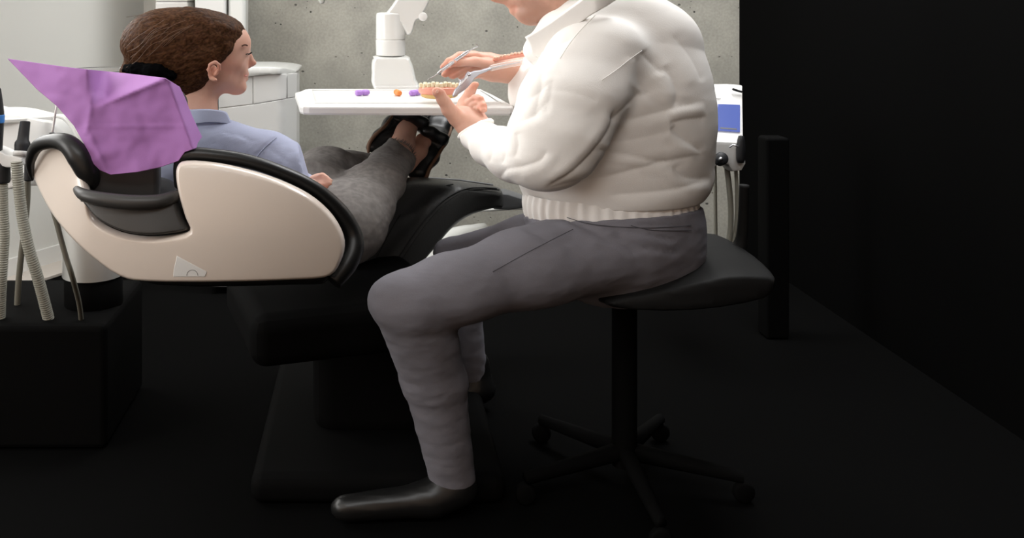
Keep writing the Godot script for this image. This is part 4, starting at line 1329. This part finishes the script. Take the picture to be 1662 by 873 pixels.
	var folds := [
		[5.0, 6.0, 1002, 172, 990, 208, 966, 243, 930, 278, 880, 309],
		[4.3, 6.0, 960, 244, 1000, 249, 1036, 256, 1062, 262, 1090, 264], [4.3, -7.0, 890, 306, 930, 297, 975, 288, 1040, 272, 1100, 258, 1152, 249],
		[4.3, 8.0, 980, 318, 1050, 313, 1100, 306, 1158, 290], [4.3, 6.0, 1092, 268, 1106, 284, 1126, 290, 1155, 288],
		[2.9, 7.0, 1040, 84, 1054, 100, 1078, 122], [5.0, 8.0, 1076, 106, 1092, 130, 1098, 152, 1096, 176], [2.9, 7.0, 1033, 90, 1036, 128, 1048, 160],
		[5.8, 9.0, 992, 200, 1016, 176, 1042, 148], [3.6, 8.0, 1006, 198, 1040, 190, 1085, 178, 1145, 164],
		[2.2, 7.0, 1090, 56, 1122, 95, 1140, 135],
		[4.5, 6.0, 1088, 206, 1110, 226, 1142, 248], [4.5, -6.0, 1086, 200, 1112, 194, 1148, 190],
		[1.8, 8.0, 976, 232, 1030, 226, 1084, 214], [2.2, 7.0, 966, 262, 1010, 269, 1044, 274],
		[2.9, 6.0, 844, 112, 872, 100, 906, 92], [2.5, 6.0, 872, 84, 900, 76, 934, 60], [2.9, 7.0, 836, 168, 864, 158, 894, 132],
		[2.9, 7.0, 836, 200, 866, 188, 892, 160], [2.9, 6.0, 880, 112, 876, 150, 866, 196], [2.2, 5.0, 896, 124, 892, 160, 884, 186],
		[3.6, 6.0, 836, 214, 840, 234, 834, 258], [3.6, 5.0, 812, 216, 820, 240, 814, 268], [2.9, 5.0, 792, 216, 798, 238, 794, 266],
		[4.3, 6.0, 838, 274, 858, 268, 878, 260, 888, 244], [2.9, 4.0, 812, 290, 822, 276, 846, 272], [1.8, 7.0, 884, 146, 930, 150, 972, 166]]
	sm[0] = fold(sm[0], sm[1], folds, 0.0012, 5.0)
	var shirt := put("shirt", commit(sm[0], sm[1]), M.white_shirt, t)
	for l in [[909, 95, 925, 70, 945, 46, 966, 25], [977, 130, 1000, 114, 1020, 98, 1042, 82]]:
		put("seam", laid_line(sm[0], l, 0.0009, 0.0), M.white_shirt, shirt)
	# stand-up collar
	var zc := func(u, v):
		var along: float = clampf((u - 855.0) / 110.0, 0.0, 1.0)
		return lerpf(2.135, 2.085, along) + pow(maxf(u - 965.0, 0.0) / 60.0, 2.0) * 0.06
	put("collar", plate(V([852, 60, 868, 51, 890, 37, 915, 19, 940, 1, 958, -16, 1010, -24, 1006, -4, 985, 10, 960, 24, 935, 42, 908, 64, 888, 84, 872, 94, 862, 88, 858, 72]), zc, 0.02, 3.0, 5.0, 1), M.white_shirt, shirt)
	var cuff := []
	for n in 41:
		var a := TAU * n / 40.0
		var e1 := Vector3(0.040, 0.022, 0.010)
		var e2 := Vector3(-0.006, 0.010, 0.030)
		cuff.append(P(772, 210, 2.283) + e1 * cos(a) * 0.92 + e2 * sin(a))
	put("cuff", tube(cuff, 0.0075, 10), M.white_shirt, shirt)
	# ribbed hem
	var hv := PackedVector3Array()
	var hi := PackedInt32Array()
	var N := 220
	var H := 7
	for y in H:
		for n in N:
			var a := TAU * n / N
			var rib := 1.0 + 0.010 * sin(n * TAU / 5.0) * (1.0 if fposmod(n * 0.37, 1.0) > 0.2 else 0.3) + 0.008 * noise.get_noise_1d(n * 0.3)
			var c := P(990, 312.0 + y * 6.2, 2.2)
			hv.append(c + Vector3(cos(a) * 0.203 * rib, -0.012 * sin(a) * 0.0, sin(a) * 0.135 * rib) * (1.0 + 0.02 * sin(PI * y / (H - 1.0))))
	for y in H - 1:
		for n in N:
			var a := y * N + n
			var b := y * N + (n + 1) % N
			hi.append_array(PackedInt32Array([a, b, b + N, a, b + N, a + N]))
	put("ribbed_hem", commit(hv, hi), M.white_shirt, shirt)
	# trousers
	var g2 := Body.new()
	chain(g2, [1012, 402, 2.2, 92, 1000, 404, 2.2, 92], 0.03)
	chain(g2, [1000, 350, 2.2, 98, 990, 350, 2.2, 98], 0.03)
	chain(g2, [1100, 345, 2.24, 26, 1104, 360, 2.24, 26], 0.02)
	chain(g2, [1000, 398, 2.13, 68, 860, 434, 2.07, 60, 740, 468, 2.01, 52, 668, 489, 1.98, 47], 0.03)
	chain(g2, [668, 489, 1.98, 47, 705, 620, 2.06, 36, 735, 780, 2.12, 26], 0.02)
	chain(g2, [1000, 384, 2.28, 52, 860, 388, 2.45, 36, 738, 409, 2.6, 22], 0.03)
	chain(g2, [738, 409, 2.6, 22, 756, 500, 2.63, 18, 772, 640, 2.66, 15], 0.02)
	g2.cut(P(1000, 342, 2.2), Vector3(-0.055, 1, -0.10))
	var gm := g2.mesh(0.0055)
	gm[0] = fold(gm[0], gm[1], [[5.0, 4.0, 880, 337, 905, 346, 930, 360, 955, 372], [4.0, 4.0, 905, 340, 950, 352, 985, 366, 1016, 382], [4.0, 5.0, 940, 362, 990, 392, 1040, 415], [1.6, 1.6, 800, 441, 860, 408, 905, 384, 932, 372], [3.0, 4.0, 1016, 372, 1060, 384, 1100, 392], [2.2, 2.0, 1000, 358, 1050, 366, 1120, 368], [3.0, -5.0, 842, 364, 866, 358, 888, 352], [3.0, 5.0, 850, 370, 880, 385, 930, 402], [3.0, 5.0, 990, 380, 1040, 402, 1110, 412]], 0.002, 12.0)
	var trousers := put("trousers", commit(gm[0], gm[1]), M.trousers, t)
	for l in [[900, 346, 950, 362, 1000, 368, 1060, 370, 1122, 366], [1024, 366, 1060, 374, 1122, 374], [800, 441, 850, 413, 900, 387, 930, 372]]:
		put("seam", laid_line(gm[0], l, 0.0008, 0.0), M.dark_seam, trousers)
	# shoes
	for q in [[735, 800, 2.12, 575, 868, 1.96], [772, 650, 2.66, 725, 664, 2.62]]:
		var sb := Body.new()
		var r: float = 0.036
		var ankle := P(q[0], q[1], q[2])
		sb.bone(Vector3(ankle.x, 0.06, ankle.z), r, Vector3(ankle.x - 0.05, 0.045, ankle.z + 0.01), r, 0.02)
		sb.bone(Vector3(ankle.x - 0.05, 0.04, ankle.z + 0.01), r, Vector3(ankle.x - 0.24, 0.032, ankle.z + 0.03), 0.028, 0.02)
		sb.bone(Vector3(ankle.x, 0.06, ankle.z), r, Vector3(ankle.x, 0.14, ankle.z), 0.028, 0.02)
		sb.cut(Vector3(0, 0.004, 0), Vector3(0, -1, 0))
		var m := sb.mesh(0.008)
		put("shoe", commit(m[0], m[1]), M.shoe, t)
	build_tools()

# ---------------------------------------------------------------- what the hands hold
func build_tools() -> void:
	var sc := thing("dental_scaler", "thin steel dental scaler held like a pen", "instrument", P(735, 103, 2.41))
	put("handle", tube(L([710, 119.5, 2.405, 716, 115, 2.405, 718, 113.5, 2.405, 735, 101, 2.405, 758, 85, 2.42, 762, 82.5, 2.42]), [0.002, 0.0046, 0.0046, 0.0046, 0.0046, 0.002], 12), M.steel, sc)
	put("hook", tube(curve(L([711, 119, 2.405, 703, 124.5, 2.405, 697, 127, 2.405, 694, 130, 2.405]), 5), [0.0022, 0.0016, 0.0011, 0.0005], 8), M.steel, sc)
	put("rear_hook", tube(curve(L([761, 83, 2.42, 768, 79, 2.42, 773, 77, 2.42, 776, 75, 2.42, 772, 70.5, 2.42]), 4), [0.002, 0.0015, 0.001, 0.0006], 8), M.steel, sc)
	# jaw model with gums and teeth, standing on the tray
	var at := on_tray(712, 160)
	var jm := thing("jaw_model", "pink and cream jaw model with teeth held over the tray", "model", at)
	var zj := func(u, v): return 2.50 + pow((u - 712.0) / 40.0, 2.0) * 0.05
	put("base", plate(V([683, 155, 690, 159, 712, 161, 738, 158, 741, 152, 712, 154, 688, 152]), func(u, v): return zj.call(u, v) - 0.004, 0.035, 1.5, 3.0, 2), M.model_base, jm)
	put("gum", plate(V([680, 143, 692, 140, 712, 141, 740, 141, 744, 148, 740, 154, 712, 155.5, 688, 154, 680, 150]), zj, 0.034, 2.5, 3.0, 2), M.gum, jm)
	for n in 10:
		var u := 683.0 + n * 6.6
		var z: float = zj.call(u, 140.0) - 0.006
		put("tooth", moved(rbox(Vector3(0.0098 + 0.0012 * (n % 3), 0.0135 + 0.002 * (n % 2), 0.012), 0.0036, 2), Transform3D(Basis(Vector3.FORWARD, 0.1 * sin(n * 2.3)), P(u, 138.5 + 1.2 * sin(n * 1.7), z))), M.tooth, jm)
	for n in 8:
		var u := 690.0 + n * 6.6
		put("tooth", moved(rbox(Vector3(0.0105, 0.012, 0.012), 0.0036, 2), Transform3D(Basis(Vector3.FORWARD, -0.08 * sin(n * 1.9)), P(u, 136.5 + sin(n * 2.1), 2.57))), M.tooth, jm)
	# pink denture strip along the raised forearm
	var ds := thing("denture", "pink scalloped denture strip lying along the raised forearm", "denture", P(824, 93, 2.455))
	put("gum", tube(curve(L([800, 98, 2.462, 815, 94.5, 2.458, 832, 91, 2.458, 852, 88, 2.462]), 5), [0.003, 0.006, 0.0065, 0.006], 10), M.gum, ds)
	for n in 9:
		var w := n / 8.0
		put("tooth", moved(rbox(Vector3(0.0085, 0.0065, 0.007), 0.003, 2), Transform3D(Basis(), P(803.0 + w * 45.0, 93.5 - w * 9.0 + 0.6 * sin(n * 2.0), 2.455))), M.model_cream, ds)
	# grey clamp with a clear handle
	var cl := thing("dental_clamp", "grey metal dental clamp with a clear plastic handle between both hands", "instrument", P(752, 140, 2.42))
	var zk := func(u, v): return 2.385 + (u - 735.0) * 0.0004
	put("jaw", plate(V([734, 154, 738, 145, 744, 139, 745.5, 133, 743.5, 128, 748, 129, 753, 127, 756, 120, 759, 116, 764, 117, 769, 115, 780, 113.5, 795, 109, 798, 112, 790, 116, 778, 121, 770, 127, 765, 135, 757, 144, 748, 150, 741, 155, 735, 157.5]), zk, 0.020, 1.6, 3.0, 1), M.silver, cl)
	put("blade", plate(V([744, 140, 747, 131, 752, 129, 758, 121, 763, 118, 760, 126, 754, 133, 749, 138]), func(u, v): return zk.call(u, v) - 0.009, 0.008, 1.0, 2.5, 1), M.steel, cl)
	put("hinge", tube(L([762, 121, 2.375, 762, 121, 2.41]), 0.004, 12), M.steel, cl)
	put("handle", rounded_tube(L([795, 111, 2.42, 812, 107, 2.42, 830, 103.5, 2.42, 850, 100.5, 2.42]), 0.0085, 14), M.clear, cl)
	put("handle_core", tube(L([795, 111, 2.42, 820, 105.5, 2.42, 845, 101, 2.42]), [0.003, 0.0022, 0.0016], 8), M.steel, cl)

func _ready() -> void:
	build_materials()
	camera_and_light()
	build_room()
	build_chair()
	build_tray()
	build_background()
	build_left_unit()
	build_right_unit()
	build_stool()
	build_people()
